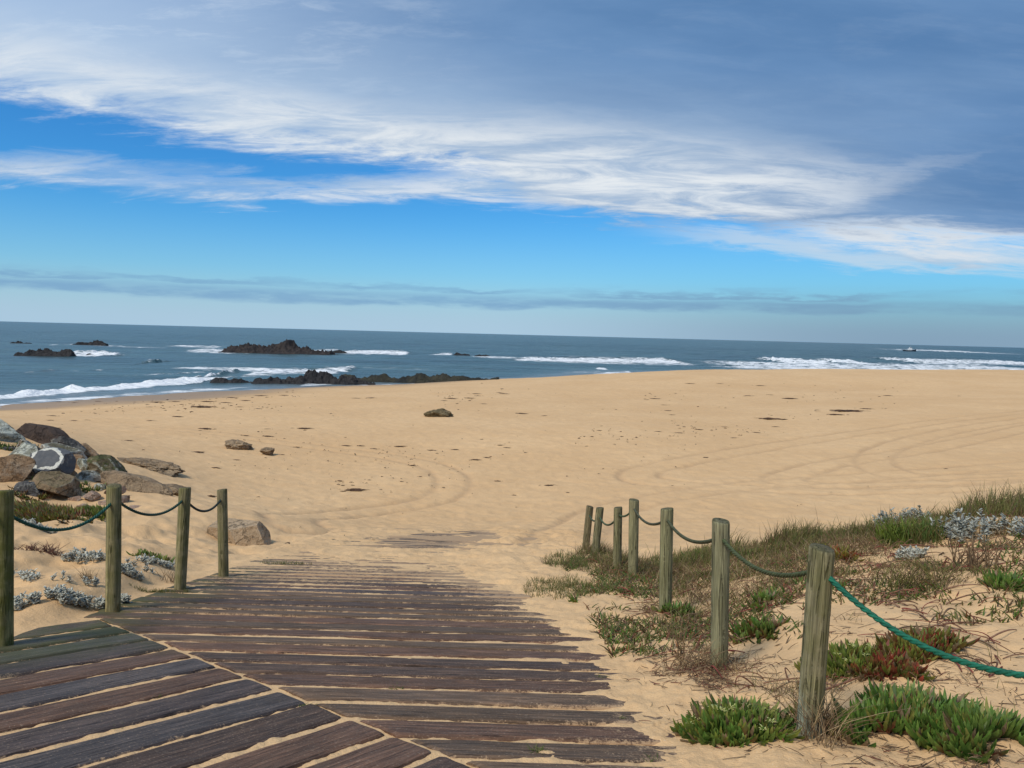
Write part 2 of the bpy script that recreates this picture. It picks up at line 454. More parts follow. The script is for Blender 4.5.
def gz(X, Y): return float(H(np.array([float(X)]), np.array([float(Y)]))[0])
def depth_at(py_list): return None

# ------------------------------------------------------------------ materials
def new_mat(name):
    m = bpy.data.materials.new(name); m.use_nodes = True
    t = m.node_tree
    for nd in list(t.nodes): t.nodes.remove(nd)
    k = N(t)
    b = k.n('ShaderNodeBsdfPrincipled'); o = k.n('ShaderNodeOutputMaterial')
    t.links.new(b.outputs[0], o.inputs[0])
    return m, k, b
def P_in(k, b, **kw):
    names = dict(color='Base Color', rough='Roughness', normal='Normal', spec='Specular IOR Level', metal='Metallic', sub='Subsurface Weight')
    for a, v in kw.items(): k.link(v, b.inputs[names[a]])

def mat_sand():
    m, k, b = new_mat('dry_sand')
    pos = k.n('ShaderNodeNewGeometry').outputs['Position']
    n1 = k.noise(pos, 0.11, 5, .6); n2 = k.noise(pos, 1.3, 6, .65); n3 = k.noise(pos, 60, 3, .7); n4 = k.noise(pos, 9, 5, .7)
    c = k.mix(k.ss(n1, .3, .7), (0.60, 0.385, 0.192), (0.67, 0.448, 0.236))
    c = k.mix(k.ss(n2, .35, .7, 0, .55), c, (0.56, 0.357, 0.18))
    c = k.mix(k.ss(n4, .58, .72, 0, .55), c, (0.43, 0.28, 0.155))
    c = k.mix(k.ss(k.noise(pos, 2.9, 6, .75), .60, .72, 0, .30), c, (0.36, 0.235, 0.135))
    c = k.mix(k.ss(n3, .60, .72, 0, .5), c, (0.28, 0.17, 0.10))
    c = k.mix(k.ss(k.noise(pos, 85, 2, .6), .63, .72, 0, .6), c, (0.72, 0.56, 0.38))
    c = k.mix(k.mul(k.attr('track'), .68), c, (0.44, 0.285, 0.155))
    c = k.mix(k.attr('wet'), c, (0.30, 0.20, 0.115))
    hgt = k.add(k.mul(n4, .5), k.add(k.mul(n3, .16), k.mul(n2, .6)))
    P_in(k, b, color=c, rough=k.ss(k.attr('wet'), .2, 1, .95, .55), normal=k.bump(hgt, .8, .045), spec=.25)
    return m
def mat_sea():
    m, k, b = new_mat('sea_water')
    pos = k.n('ShaderNodeNewGeometry').outputs['Position']
    sc = k.scale(pos, (0.35, 1.0, 1.0))
    w1 = k.noise(sc, 0.16, 6, .62, .3); w2 = k.noise(sc, 0.9, 5, .6, .4); w3 = k.noise(sc, .035, 4, .55)
    h = k.add(k.mul(w1, 2.2), k.mul(w2, .35))
    deep = k.mix(k.ss(w3, .35, .65), (0.026, 0.070, 0.086), (0.046, 0.104, 0.116))
    c = k.mix(k.ss(k.attr('shal'), 0, 1, 0, .75), deep, (0.15, 0.19, 0.21))
    f = k.attr('foam')
    fn = k.noise(k.scale(pos, (0.35, 1.0, 1)), 0.8, 8, .72, .5); fn2 = k.noise(pos, 0.19, 5, .65, .3)
    tex = k.add(k.mul(fn, .7), k.mul(fn2, .45))
    fm = k.ss(k.add(k.mul(f, .80), k.mul(k.sub(tex, .575), 2.6)), .40, .80)
    fm = k.mul(fm, k.ss(f, .03, .2))
    c = k.mix(fm, c, (0.78, 0.81, 0.83))
    P_in(k, b, color=c, rough=k.ss(fm, 0, 1, .30, .8), normal=k.bump(h, .8, 1.6), spec=.5)
    b.inputs['IOR'].default_value = 1.333
    return m
def mat_col(name, rough=.7, var=.25, scale=30, spec=.3, bump=0.0, trans=0.0):
    """colour comes from the mesh's own 'Col' attribute, broken up by noise"""
    m, k, b = new_mat(name)
    tc = k.n('ShaderNodeTexCoord').outputs['Object']
    c = k.attr('Col', 'Color')
    n = k.noise(tc, scale, 4, .6)
    c = k.mix(k.ss(n, .3, .7), k.mix(1.0, c, (1 - var,) * 3, 'MULTIPLY'), k.mix(1.0, c, (1 + var,) * 3, 'MULTIPLY'))
    P_in(k, b, color=c, rough=rough, spec=spec)
    if bump: P_in(k, b, normal=k.bump(n, .6, bump))
    if trans:
        tr = k.n('ShaderNodeBsdfTranslucent'); k.link(c, tr.inputs[0])
        mx = k.n('ShaderNodeMixShader'); mx.inputs[0].default_value = trans
        o = [x for x in m.node_tree.nodes if x.type == 'OUTPUT_MATERIAL'][0]
        m.node_tree.links.new(b.outputs[0], mx.inputs[1]); m.node_tree.links.new(tr.outputs[0], mx.inputs[2])
        m.node_tree.links.new(mx.outputs[0], o.inputs[0])
    return m
def mat_plank():
    m, k, b = new_mat('weathered_plank')
    uv = k.attr('uvw', 'Color')
    us, vs, ws = k.sep(uv)               # along (m), across (m), plank id
    vec = k.comb(k.mul(us, 1.2), k.mul(vs, 14.0), k.mul(ws, 37.0))
    g1 = k.noise(vec, 3.0, 6, .68, .6); g2 = k.noise(k.comb(k.mul(us, 1.6), k.mul(vs, 34), k.mul(ws, 11.0)), 3, 4, .7)
    pos = k.n('ShaderNodeNewGeometry').outputs['Position']
    n1 = k.noise(pos, 2.2, 5, .65); n2 = k.noise(pos, 14, 5, .7); n3 = k.noise(pos, 70, 3, .7)
    c = k.attr('Col', 'Color')
    c = k.mix(k.ss(n3, .57, .67, 0, .6), c, (.22, .165, .12))
    c = k.mix(k.ss(g1, .42, .68, 0, .8), c, k.mix(1.0, c, (2.3, 2.2, 2.05), 'MULTIPLY'))
    c = k.mix(k.ss(g2, .53, .64, 0, .85), c, k.mix(1.0, c, (.22, .20, .19), 'MULTIPLY'))
    c = k.mix(k.ss(n1, .55, .75, 0, .5), c, (0.10, 0.078, 0.062))
    c = k.mix(k.mul(k.attr('moss'), k.ss(n1, .35, .6)), c, (0.075, 0.085, 0.035))
    dust = k.attr('dust')
    dm = k.ss(k.add(dust, k.add(k.mul(k.sub(n2, .5), 1.1), k.mul(k.sub(n3, .5), .9))), .48, .75)
    c = k.mix(k.mul(dm, .85), c, (0.44, 0.30, 0.18))
    h = k.add(k.mul(g1, .6), k.add(k.mul(g2, -.4), k.mul(n3, .15)))
    P_in(k, b, color=c, rough=k.ss(dm, 0, 1, k.ss(n1, .3, .7, .58, .78), .95), normal=k.bump(h, .9, .012), spec=.22)
    return m
def mat_post():
    m, k, b = new_mat('post_wood')
    tc = k.n('ShaderNodeTexCoord').outputs['Object']
    x, y, z = k.sep(tc)
    oi = k.n('ShaderNodeObjectInfo').outputs['Random']
    v = k.comb(k.mul(x, 30), k.mul(y, 30), k.add(k.mul(z, 1.3), k.mul(oi, 40)))
    g1 = k.noise(v, 1.6, 6, .7, .5); g2 = k.noise(k.comb(k.mul(x, 70), k.mul(y, 70), k.mul(z, 2.2)), 1.5, 4, .7)
    n1 = k.noise(tc, 6, 5, .65)
    c = k.attr('Col', 'Color')
    c = k.mix(k.ss(g1, .35, .7), k.mix(1.0, c, (.62, .61, .57), 'MULTIPLY'), k.mix(1.0, c, (1.75, 1.68, 1.55), 'MULTIPLY'))
    c = k.mix(k.ss(g2, .56, .66, 0, .8), c, k.mix(1.0, c, (.35, .33, .30), 'MULTIPLY'))
    chk = k.noise(k.comb(k.mul(x, 16), k.mul(y, 16), k.add(k.mul(z, .7), k.mul(oi, 9))), 1.0, 2, .5)
    chm = k.mul(k.ss(k.m('ABSOLUTE', k.sub(chk, .5)), .004, .020, 1.0, 0.0), k.ss(n1, .40, .55))
    c = k.mix(k.mul(chm, .85), c, (.030, .024, .016))
    c = k.mix(k.ss(k.noise(tc, 2.1, 3, .6), .52, .70, 0, .5), c, (.17, .125, .075))
    c = k.mix(k.mul(k.attr('moss'), k.ss(n1, .36, .62)), c, (0.120, 0.122, 0.026))
    h = k.sub(k.add(g1, k.mul(g2, -.8)), k.mul(chm, 1.2))
    P_in(k, b, color=c, rough=.85, normal=k.bump(h, .8, .010), spec=.25)
    return m
def mat_rock(name, c1, c2, lichen=.3, lc=(.50, .50, .44), moss=0.0, scale=1.0):
    m, k, b = new_mat(name)
    tc = k.n('ShaderNodeTexCoord').outputs['Object']
    n1 = k.noise(tc, 1.6 * scale, 6, .65, .4); n2 = k.noise(tc, 7 * scale, 6, .7); n3 = k.noise(tc, 30 * scale, 4, .7); n4 = k.noise(tc, 3.3 * scale, 7, .7, .8)
    c = k.mix(k.ss(n1, .32, .68), c1, c2)
    c = k.mix(k.ss(n2, .5, .72, 0, .6), c, k.mix(1.0, c, (.36, .33, .30), 'MULTIPLY'))
    c = k.mix(k.ss(n3, .55, .68, 0, .7), c, k.mix(1.0, c, (1.7, 1.65, 1.6), 'MULTIPLY'))
    c = k.mix(k.ss(n3, .42, .34, 0, .6), c, k.mix(1.0, c, (.4, .38, .36), 'MULTIPLY'))
    le = k.attr('edge')
    lm = k.ss(k.add(k.mul(n4, .8), k.add(k.mul(n3, .3), k.mul(le, .22))), .785 - .36 * lichen, .835 - .34 * lichen)
    c = k.mix(k.mul(lm, min(1.0, lichen * 1.6)), c, lc)
    if moss:
        up = k.sep(k.n('ShaderNodeNewGeometry').outputs['Normal'])[2]
        c = k.mix(k.mul(k.ss(k.add(n2, k.mul(up, .25)), .55, .75), moss), c, (0.075, 0.085, 0.025))
    vo = k.n('ShaderNodeTexVoronoi', feature='DISTANCE_TO_EDGE'); vo.inputs['Scale'].default_value = 2.3 * scale
    wv = k.n('ShaderNodeVectorMath', operation='ADD'); k.t.links.new(tc, wv.inputs[0])
    off = k.mul(k.sub(n2, .5), .55); k.t.links.new(k.comb(off, off, k.mul(off, .6)), wv.inputs[1]); k.t.links.new(wv.outputs[0], vo.inputs['Vector'])
    crack = k.ss(vo.outputs['Distance'], .006, .030, 1.0, 0.0)
    c = k.mix(k.mul(k.mul(crack, .6), k.ss(n1, .42, .58)), c, k.mix(1.0, c, (.36, .33, .30), 'MULTIPLY'))
    h = k.sub(k.add(n2, k.mul(n3, .5)), k.mul(crack, .6))
    P_in(k, b, color=c, rough=.9, normal=k.bump(h, 1.0, .07), spec=.25)
    return m
M_SAND, M_SEA, M_PLANK, M_POST = mat_sand(), mat_sea(), mat_plank(), mat_post()
M_LEAF = mat_col('plant_leaf', .55, .22, 40, .35, 0, .18)
M_DRY = mat_col('dry_stem', .85, .3, 30, .2)
M_ROPE = mat_col('twisted_rope', .7, .25, 60, .3)
M_WEED = mat_col('dried_seaweed', .8, .35, 25, .25)
M_PAINT = mat_col('boat_paint', .5, .06, 2, .4)

# ------------------------------------------------------------------ beach sheet
def build_beach():
    a1 = np.arange(-41, 41.001, 0.125)
    left = -41 - np.cumsum(np.geomspace(.15, 7, 40)); right = -left[::-1] + 0
    left = left[left > -180]; azs = np.unique(np.concatenate([left, a1, -left, [-180, 180]]))
    rs = [0.6]
    while rs[-1] < 135: rs.append(rs[-1] * (1.0052))
    while rs[-1] < 420: rs.append(rs[-1] * 1.03)
    rs = np.array(rs)
    A, R = np.meshgrid(np.radians(azs), rs)
    X = R * np.sin(A); Y = R * np.cos(A)
    X, Y = X.ravel(), Y.ravel()
    Z = H(X, Y)
    tr = track_mask(X, Y)
    brk = 0.55 + 0.45 * sstep(fbm2(X * .6, Y * .6, 90, 3), -.3, .25)
    Z = Z - 0.055 * tr * brk
    # close the pole under the camera
    wl = sstep(Z + 0.25 * fbm2(X * .12, Y * .12, 71, 3), 0.75, 0.12)
    wl = 1 - sstep(Z + 0.3 * fbm2(X * .1, Y * .1, 71, 3), 0.10, 0.85)
    V = np.stack([X, Y, Z], 1)
    nr, nc = len(rs), len(azs)
    F = grid_faces(nr, nc)
    V = np.concatenate([V, [[0, 0, gz(0, 0.3)]]])
    c = len(V) - 1
    i = np.arange(nc - 1)
    T = np.stack([np.full(nc - 1, c), i + 1, i], 1)
    F = F[:, ::-1]
    me = mesh_np('beach', V, [F, T], dict(track=np.append(tr * brk, 0), wet=np.append(wl, 0)))
    o = obj('beach', me, mat=M_SAND); tag(o, kind='structure')
build_beach()

# ------------------------------------------------------------------ sea
FOAM = []   # (points (n,2), half-thickness in Y authored units along pts, strength, ridge height)
def sea_pt(px, py):
    a, b = ray(px, py); Y = -EYE / b
    return a * Y, Y
def foam(pts, th, st=1.0, hgt=0.0):
    """pts: photo pixels of a line of white water at sea level; th: half thickness in photo pixels"""
    out = []
    for i, (px, py) in enumerate(pts):
        x, y = sea_pt(px, py); t = th if not hasattr(th, '__len__') else th[i]
        y2 = sea_pt(px, py - t)[1]
        out.append((x, y, y2 - y))
    FOAM.append((np.array(out), st, hgt))
foam([(-60, 404), (0, 398), (50, 393), (100, 388), (150, 384), (205, 380), (235, 377)], [8.5, 8.5, 8, 7, 5.5, 4, 2], 1.35, .40)
foam([(-60, 410), (0, 404), (60, 399.5), (130, 394.5), (200, 390), (250, 387.5)], [5, 5, 4.5, 3.8, 3, 2.2], .80, 0)
foam([(300, 384.5), (330, 383.5), (352, 382)], [2, 2.2, 2], .8, .05)
foam([(170, 367), (210, 367.5), (250, 368.5), (300, 370.5)], [1.0, 1.2, 1.6, 2.6], .85, .15)
foam([(250, 373), (275, 372), (300, 371), (340, 370.5), (350, 370.5)], [3, 3, 3, 3, 2], .95, .35)
foam([(120, 376), (170, 373), (215, 371)], [1.0, 1.2, 1.2], .62, .1)
foam([(20, 372), (70, 370), (110, 369)], [.8, 1.0, .8], .5, .1)
foam([(208, 376), (216, 374), (226, 374)], [3.5, 4, 2], 1.0, .7)
foam([(-20, 353), (10, 352), (34, 351)], [1.8, 2.2, 2.0], .85, .3)
foam([(64, 353.5), (80, 352.5), (95, 354.5), (112, 356)], [2.2, 2.6, 1.6, .8], .95, .5)
foam([(48, 345), (64, 344.5), (80, 343.6)], [.9, 1.0, .9], .8, .1)
foam([(100, 345), (125, 346.5), (165, 348)], [.8, .7, .6], .7, 0)
foam([(172, 345), (200, 346), (222, 347)], [.7, .9, .8], .8, .1)
foam([(200, 349), (215, 350.5), (240, 351.5), (270, 352)], [1, 1.8, 1.6, 1.0], .85, .2)
foam([(290, 351), (310, 350), (335, 350.5)], [1.2, 1.4, 1.2], .8, .2)
foam([(335, 352), (360, 352), (390, 352.6), (412, 354)], [1.3, 1.9, 1.8, .8], 1.0, .45)
foam([(430, 354), (446, 353.6), (452, 354.5)], [.7, 1.2, .6], .85, .2)
foam([(466, 355.5), (490, 356.5), (512, 357.5), (560, 358)], [.7, .9, .9, .9], .8, .1)
foam([(505, 358.5), (545, 359.5), (590, 360.2), (640, 361), (690, 361.8)], [1.0, 1.6, 2.4, 2.4, 2.2], .95, .45)
foam([(560, 356.5), (600, 357), (640, 358)], [.8, 1.2, .8], .55, .1)
foam([(685, 362), (720, 363), (760, 364), (830, 365.5), (900, 366.5), (960, 367), (1040, 368)], [1.6, 1.8, 2, 2.2, 2.2, 2.2, 2.2], .88, .25)
foam([(700, 366), (800, 367.5), (900, 369), (1010, 369.5), (1040, 370)], [1.4, 1.6, 1.6, 1.6, 1.2], .9, .2)
foam([(770, 361), (795, 361.5), (826, 362.6)], [1.0, 2.2, 1.6], 1.0, .8)
foam([(832, 362), (850, 362.3), (861, 362.8)], [.8, 1.8, 1.4], 1.0, .8)
foam([(888, 359.6), (902, 359.4), (913, 360.2)], [.7, 1.7, 1.2], 1.0, .8)
foam([(905, 362.5), (940, 361.5), (985, 362.5), (1040, 363)], [.8, 1.6, 1.6, 1.6], .9, .5)
foam([(948, 352), (958, 351.8), (964, 351.2)], [.5, 1.0, .7], 1.0, .6)
foam([(969, 352), (977, 352)], [.5, .6], .9, .3)
foam([(996, 352.4), (1010, 353.5), (1040, 353.8)], [.5, .8, .9], .85, .3)
foam([(895, 349.8), (904, 349.9)], [.45, .6], .9, .2)
foam([(560, 372), (580, 371.6), (606, 372.2)], [.7, .9, .7], .6, 0)
foam([(596, 369), (608, 368.6)], [.7, .8], .9, .2)
foam([(590, 374.8), (612, 373.6), (634, 372.4)], [.8, 1.2, .8], .9, .1)
foam([(130, 364), (142, 361.5), (152, 362)], [.8, 1.6, 1.0], .6, .5)
foam([(430, 366), (470, 367)], [.5, .5], .4, 0)
foam([(355, 366), (420, 368), (450, 370)], [.8, .9, .6], .45, 0)
def foam_fields(X, Y):
    f = np.zeros_like(X); h = np.zeros_like(X)
    Yn = Y + 2.4 * fbm2(X * .11, Y * .03, 5, 5, .6) * (Y / 100) ** .8 + 0.5 * fbm2(X * .5, Y * .2, 6, 2)
    for pts, st, hg in FOAM:
        o = np.argsort(pts[:, 0]); xs, ys, ts = pts[o].T
        idx = np.where((X > xs[0] - 12) & (X < xs[-1] + 12) & (Y > ys.min() - 4 * ts.max() - 3) & (Y < ys.max() + 5 * ts.max() + 3))[0]
        if not len(idx): continue
        x = X[idx]
        yc = np.interp(x, xs, ys); tt = np.maximum(np.interp(x, xs, ts), .3)
        span = max((xs[-1] - xs[0]) * .12, .6)
        endf = sstep(x, xs[0] - span * .4, xs[0] + span) * (1 - sstep(x, xs[-1] - span, xs[-1] + span * .4))
        u = (Yn[idx] - yc) / tt
        prof = np.where(u < 0, np.exp(-(u / 1.15) ** 4), np.exp(-(u / 1.35) ** 2))
        f[idx] = np.maximum(f[idx], st * prof * endf)
        h[idx] = np.maximum(h[idx], hg * np.exp(-((u - .35) / .9) ** 2) * endf)
    f = f * np.where(Y > 420, .25 + .75 * sstep(fbm2(X * .012, Y * .003, 91, 3), -.12, .12), 1.0)
    return f, h
def build_sea():
    a1 = np.arange(-40, 40.001, 0.14)
    azs = np.concatenate([np.arange(-88, -40, 1.0), a1, np.arange(41, 89, 1.0)])
    rs = [52.0]
    while rs[-1] < 700: rs.append(rs[-1] * 1.0038)
    while rs[-1] < 22000: rs.append(rs[-1] * 1.035)
    rs = np.array(rs)
    A, R = np.meshgrid(np.radians(azs), rs)
    X = (R * np.sin(A)).ravel(); Y = (R * np.cos(A)).ravel(); r = R.ravel()
    f, h = foam_fields(X, Y)
    rng = np.random.RandomState(4)
    z = np.zeros_like(X)
    near = sstep(r, 1500, 500)
    near = 1 - sstep(r, 500, 1500)
    for lam, amp in ((46, .16), (31, .12), (19, .08), (13, .06), (8.5, .04), (5.5, .028)):
        a = rng.uniform(-.35, .35); ph = rng.uniform(0, 6)
        s = X * math.sin(a) + Y * math.cos(a) + lam * .5 * fbm2(X / lam * .35, Y / lam * .35, int(lam), 2)
        z += amp * (1 - 2 * np.abs(np.sin(math.pi * s / lam + ph)) ** 0.8) * (0.55 + .9 * (fbm2(X / lam * .2, Y / lam * .2, 7 + int(lam), 2) + .3))
    bed = H0(X, Y); depth = np.clip(-bed, 0, 3)
    z = z * near * (0.12 + .88 * sstep(depth, .2, 2.0))
    lump = .7 + 1.5 * fbm2(X * .5, Y * .5, 12, 4)
    z = z + h * lump
    shal = (1 - sstep(depth, .05, 1.3)) * sstep(r, 20, 60)
    sh = (1 - sstep(depth, .0, .28)) * (X < 30) * (.45 + .5 * fbm2(X * .25, Y * .8, 33, 3))
    f = np.maximum(f, np.clip(sh, 0, .8))
    me = mesh_np('sea', np.stack([X, Y, z], 1), [grid_faces(len(rs), len(azs))[:, ::-1]], dict(foam=f, shal=shal))
    o = obj('sea', me, mat=M_SEA); tag(o, kind='structure')
build_sea()

# ------------------------------------------------------------------ boardwalk
RNG = np.random.RandomState(11)
PLANK_COLS = np.array([(.094, .053, .035), (.106, .060, .039), (.078, .050, .037), (.062, .046, .042), (.096, .063, .041), (.114, .074, .048), (.072, .045, .034)])
def plank(c0, c1, width, col, pid, moss=0.0, thick=.055, lift=0.0, skew0=0.0, skew1=0.0):
    """board between plan points c0 and c1 lying in the deck plane"""
    c0 = np.asarray(c0, float); c1 = np.asarray(c1, float)
    L = np.linalg.norm(c1 - c0); d = (c1 - c0) / L; nrm = np.array([-d[1], d[0]])
    t = np.unique(np.concatenate([np.linspace(0, 1, max(3, int(L / .06))), [.008 / L, .02 / L, .04 / L, 1 - .008 / L, 1 - .02 / L, 1 - .04 / L]])); n = len(t)
    prof = [(-.5, -1), (-.5, -.28), (-.47, -.09), (-.40, -.0), (-.2, .0), (0, .02), (.2, .0), (.40, .0), (.47, -.09), (.5, -.28), (.5, -1)]
    V, UV = [], []
    tilt = RNG.uniform(-.003, .003)
    for j, (pw, ph) in enumerate(prof):
        w = width * pw
        s = t * L
        wob = 0.007 * fbm2(s * 3 + pid * 9.1, np.full(n, pw * 2 + pid), 3, 3) * (1 if abs(pw) > .3 else 0)
        endr = np.where((t < 1e-6) | (t > 1 - 1e-6), .975, 1.0)
        ww = w * endr + wob
        s2 = s + skew0 * ww * (1 - t) + skew1 * ww * t
        pxy = c0[None] + d[None] * s2[:, None] + nrm[None] * ww[:, None]
        z = deck_z(pxy[:, 1]) + lift + ph * thick + tilt * pw * 2 - .007 * np.maximum(0, 1 - s / .02) - .007 * np.maximum(0, 1 - (L - s) / .02)
        z += .0035 * fbm2(s * 5 + pid * 3, np.full(n, pw * 5), 8, 2)
        V.append(np.column_stack([pxy, z])); UV.append(np.column_stack([s + pid * 2.3, np.full(n, w), np.full(n, pid * .37 % 1)]))
    V = np.stack(V, 1).reshape(-1, 3); UV = np.stack(UV, 1).reshape(-1, 3)
    m = len(prof)
    i = (np.arange(n - 1)[:, None] * m + np.arange(m - 1)[None]).ravel()
    F = np.stack([i, i + m, i + m + 1, i + 1], 1)
    capA = np.arange(m)[None]; capB = (np.arange(m) + (n - 1) * m)[::-1][None]
    x, y = V[:, 0], V[:, 1]
    ed = np.tile(np.array([.5, .42, .30, .12, 0, 0, 0, .12, .30, .42, .5]), n) * (.35 + 1.1 * np.clip(.5 + fbm2(x * 2.2 + pid, y * 2.2, 44, 3), 0, 1))
    return V, F, np.concatenate([capA, capB]), UV, np.tile(np.asarray(col), (len(V), 1)), ed
def merge_planks(name, items, dustf, mossf):
    Vs, Fs, Cs, UVs, Cols, Ms = [], [], [], [], [], []; b = 0
    for V, F, C, UV, col, ms in items:
        Vs.append(V); Fs.append(F + b); Cs.append(C + b); UVs.append(UV); Cols.append(col); Ms.append(ms); b += len(V)
    V = np.concatenate(Vs)
    return mesh_np(name, V, [np.concatenate(Fs), np.concatenate(Cs)],
                   dict(uvw=np.concatenate(UVs), Col=np.concatenate(Cols), dust=np.clip(dustf(V) + np.concatenate(Ms) * .8, 0, .95), moss=mossf(V)), smooth=False)
# landing: boards running towards 36 degrees, ends cut at the joint
LD = np.array([math.sin(math.radians(36.0)), math.cos(math.radians(36.0))]); LN = np.array([LD[1], -LD[0]])
items = []; pid = 0
nvals = np.arange(-5.03, -1.0, 0.281)
JD = (JOINT_B - JOINT_A) / np.linalg.norm(JOINT_B - JOINT_A)
for nv in nvals:
    base = LN * nv
    # intersect with joint line
    Mx = np.array([LD, -JD]).T
    t1, _ = np.linalg.solve(Mx, JOINT_A - base)
    t1 -= 0.010
    # left edge
    t0 = (-2.93 - base[0]) / LD[0]
    if nv > -3.2: t0 = max(t0, -3.0)
    t0 = max(t0, t1 - 4.6)
    if t1 - t0 < .12: continue
    c0, c1 = base + LD * t0, base + LD * t1
    col = PLANK_COLS[RNG.randint(len(PLANK_COLS))] * RNG.uniform(.8, 1.2)
    if RNG.rand() < .18: col = np.array((.058, .048, .046)) * RNG.uniform(.9, 1.2)
    if nv < -4.3: col = col * .5 + np.array((.05, .052, .032)) * .6
    sk = LN @ JD; 
    items.append(plank(c0, c1, .240, col, pid, .0, skew0=0 if nv > -3.2 else 1.35, skew1=0.12, lift=RNG.uniform(-.002, .003))); pid += 1
me = merge_planks('boardwalk_landing', items,
                  lambda V: .10 + .30 * np.exp(-((V[:, 0] + 2.35) ** 2 + (V[:, 1] - 3.55) ** 2) / .03) + .10 * fbm2(V[:, 0] * 2, V[:, 1] * 2, 3, 3),
                  lambda V: (1 - sstep(V[:, 0] * .5 - V[:, 1] * .6 + 4.0, .0, .8)) * .7)
o = obj('boardwalk_landing', me, mat=M_PLANK)
tag(o, 'dark weathered planks laid diagonally at the head of the ramp, in the bottom left corner', 'boardwalk')
items = []
Yv = 2.36; pid = 40
while Yv < 14.3:
    xl = -2.88 + RNG.uniform(-.03, .03)
    if Yv < 5.02: xl = max(xl, joint_x(Yv) + .022)
    xr = 1.22 + RNG.uniform(-.05, .05)
    if Yv < 3.4: xr -= .02
    col = PLANK_COLS[RNG.randint(len(PLANK_COLS))] * RNG.uniform(.8, 1.2)
    if Yv > 10: col = np.array((.085, .064, .048)) * RNG.uniform(.8, 1.2)
    sk0 = -1.08 if Yv < 5.02 else 0
    items.append(plank((xl, Yv + RNG.uniform(-.012, .012)), (xr, Yv + RNG.uniform(-.02, .02)), .180 * RNG.uniform(.96, 1.03), col, pid, 0, skew0=sk0, lift=RNG.uniform(-.0015, .0025)))
    Yv += .2185; pid += 1
def rdust(V):
    x, y = V[:, 0], V[:, 1]
    e = 0.62 - 0.5 * sstep(y, 4.2, 6.5) - 0.5 * sstep(y, 6.0, 8.0)
    return np.clip(.16 + .42 * sstep(x, e - .75, e + .25) + .46 * sstep(y, 4.8, 8.4) + .25 * sstep(y, 8.6, 10.0) - .19 * sstep(y, 10.0, 10.8) + (.14 + .85 * sstep(y, 10.0, 10.8)) * fbm2(x * 1.2, y * (2 + 9.0 * (y > 10.4)), 14, 3), 0, .9)
me = merge_planks('boardwalk_ramp', items, rdust, lambda V: (1 - sstep(V[:, 0] + 2.9, .05, .8)) * .75)
o = obj('boardwalk_ramp', me, mat=M_PLANK)
tag(o, 'wide plank ramp running down to the beach, half buried in drifted sand', 'boardwalk')

# ------------------------------------------------------------------ tube batches (leaves, blades, stems)
def tubes(P0, P1, P2, R, k=3, seg=4, prof=None, flat=1.0, col=None, coltip=None):
    """n quadratic curves P0-P1-P2 swept with radius R*prof; returns V, [F], Col"""
    P0, P1, P2 = (np.atleast_2d(np.asarray(p, float)) for p in (P0, P1, P2)); n = len(P0)
    R = np.broadcast_to(np.asarray(R, float), (n,))
    t = np.linspace(0, 1, seg + 1)
    prof = np.interp(t, np.linspace(0, 1, len(prof)), prof) if prof is not None else 1 - .9 * t
    tt = t[None, :, None]
    C = (1 - tt) ** 2 * P0[:, None] + 2 * tt * (1 - tt) * P1[:, None] + tt ** 2 * P2[:, None]
    Tn = 2 * (1 - tt) * (P1 - P0)[:, None] + 2 * tt * (P2 - P1)[:, None]
    Tn /= np.linalg.norm(Tn, axis=2, keepdims=True) + 1e-9
    ref = np.where(np.abs(Tn[:, :1, 2:3]) > .9, np.array([1., 0, 0]), np.array([0, 0, 1.]))
    A = np.cross(Tn, np.broadcast_to(ref, Tn.shape)); A /= np.linalg.norm(A, axis=2, keepdims=True) + 1e-9
    B = np.cross(A, Tn)
    rad = R[:, None] * prof[None]
    rings = []
    for j in range(k):
        a = 2 * math.pi * j / k + .5
        rings.append(C + (A * math.cos(a) + B * math.sin(a) * flat) * rad[:, :, None])
    V = np.stack(rings, 2)            # n, seg+1, k, 3
    idx = np.arange(n * (seg + 1) * k).reshape(n, seg + 1, k)
    F = []
    for j in range(k):
        j2 = (j + 1) % k
        F.append(np.stack([idx[:, :-1, j], idx[:, :-1, j2], idx[:, 1:, j2], idx[:, 1:, j]], -1).reshape(-1, 4))
    F = np.concatenate(F)
    caps = [idx[:, -1, :].reshape(-1, k)]
    Col = None
    if col is not None:
        col = np.broadcast_to(np.asarray(col, float), (n, 3)); ct = col if coltip is None else np.broadcast_to(np.asarray(coltip, float), (n, 3))
        mixf = (t ** 1.5)[None, :, None, None]
        Col = np.broadcast_to((col[:, None, None] * (1 - mixf) + ct[:, None, None] * mixf), V.shape).reshape(-1, 3)
    return V.reshape(-1, 3), F, caps[0], Col
class Batch:
    def __init__(self): self.V, self.F, self.C, self.b = [], {}, [], 0
    def add(self, V, F, cap, col):
        for f in (F, cap):
            if f is None or not len(f): continue
            self.F.setdefault(f.shape[1], []).append(f + self.b)
        self.V.append(V); self.C.append(col); self.b += len(V)
    def tubes(self, *a, **k): self.add(*tubes(*a, **k))
    def mesh(self, name, origin=(0, 0, 0), smooth=True):
        V = np.concatenate(self.V) - np.asarray(origin)[None]
        return mesh_np(name, V, [np.concatenate(f) for f in self.F.values()], dict(Col=np.clip(np.concatenate(self.C), 0, 1)), smooth)

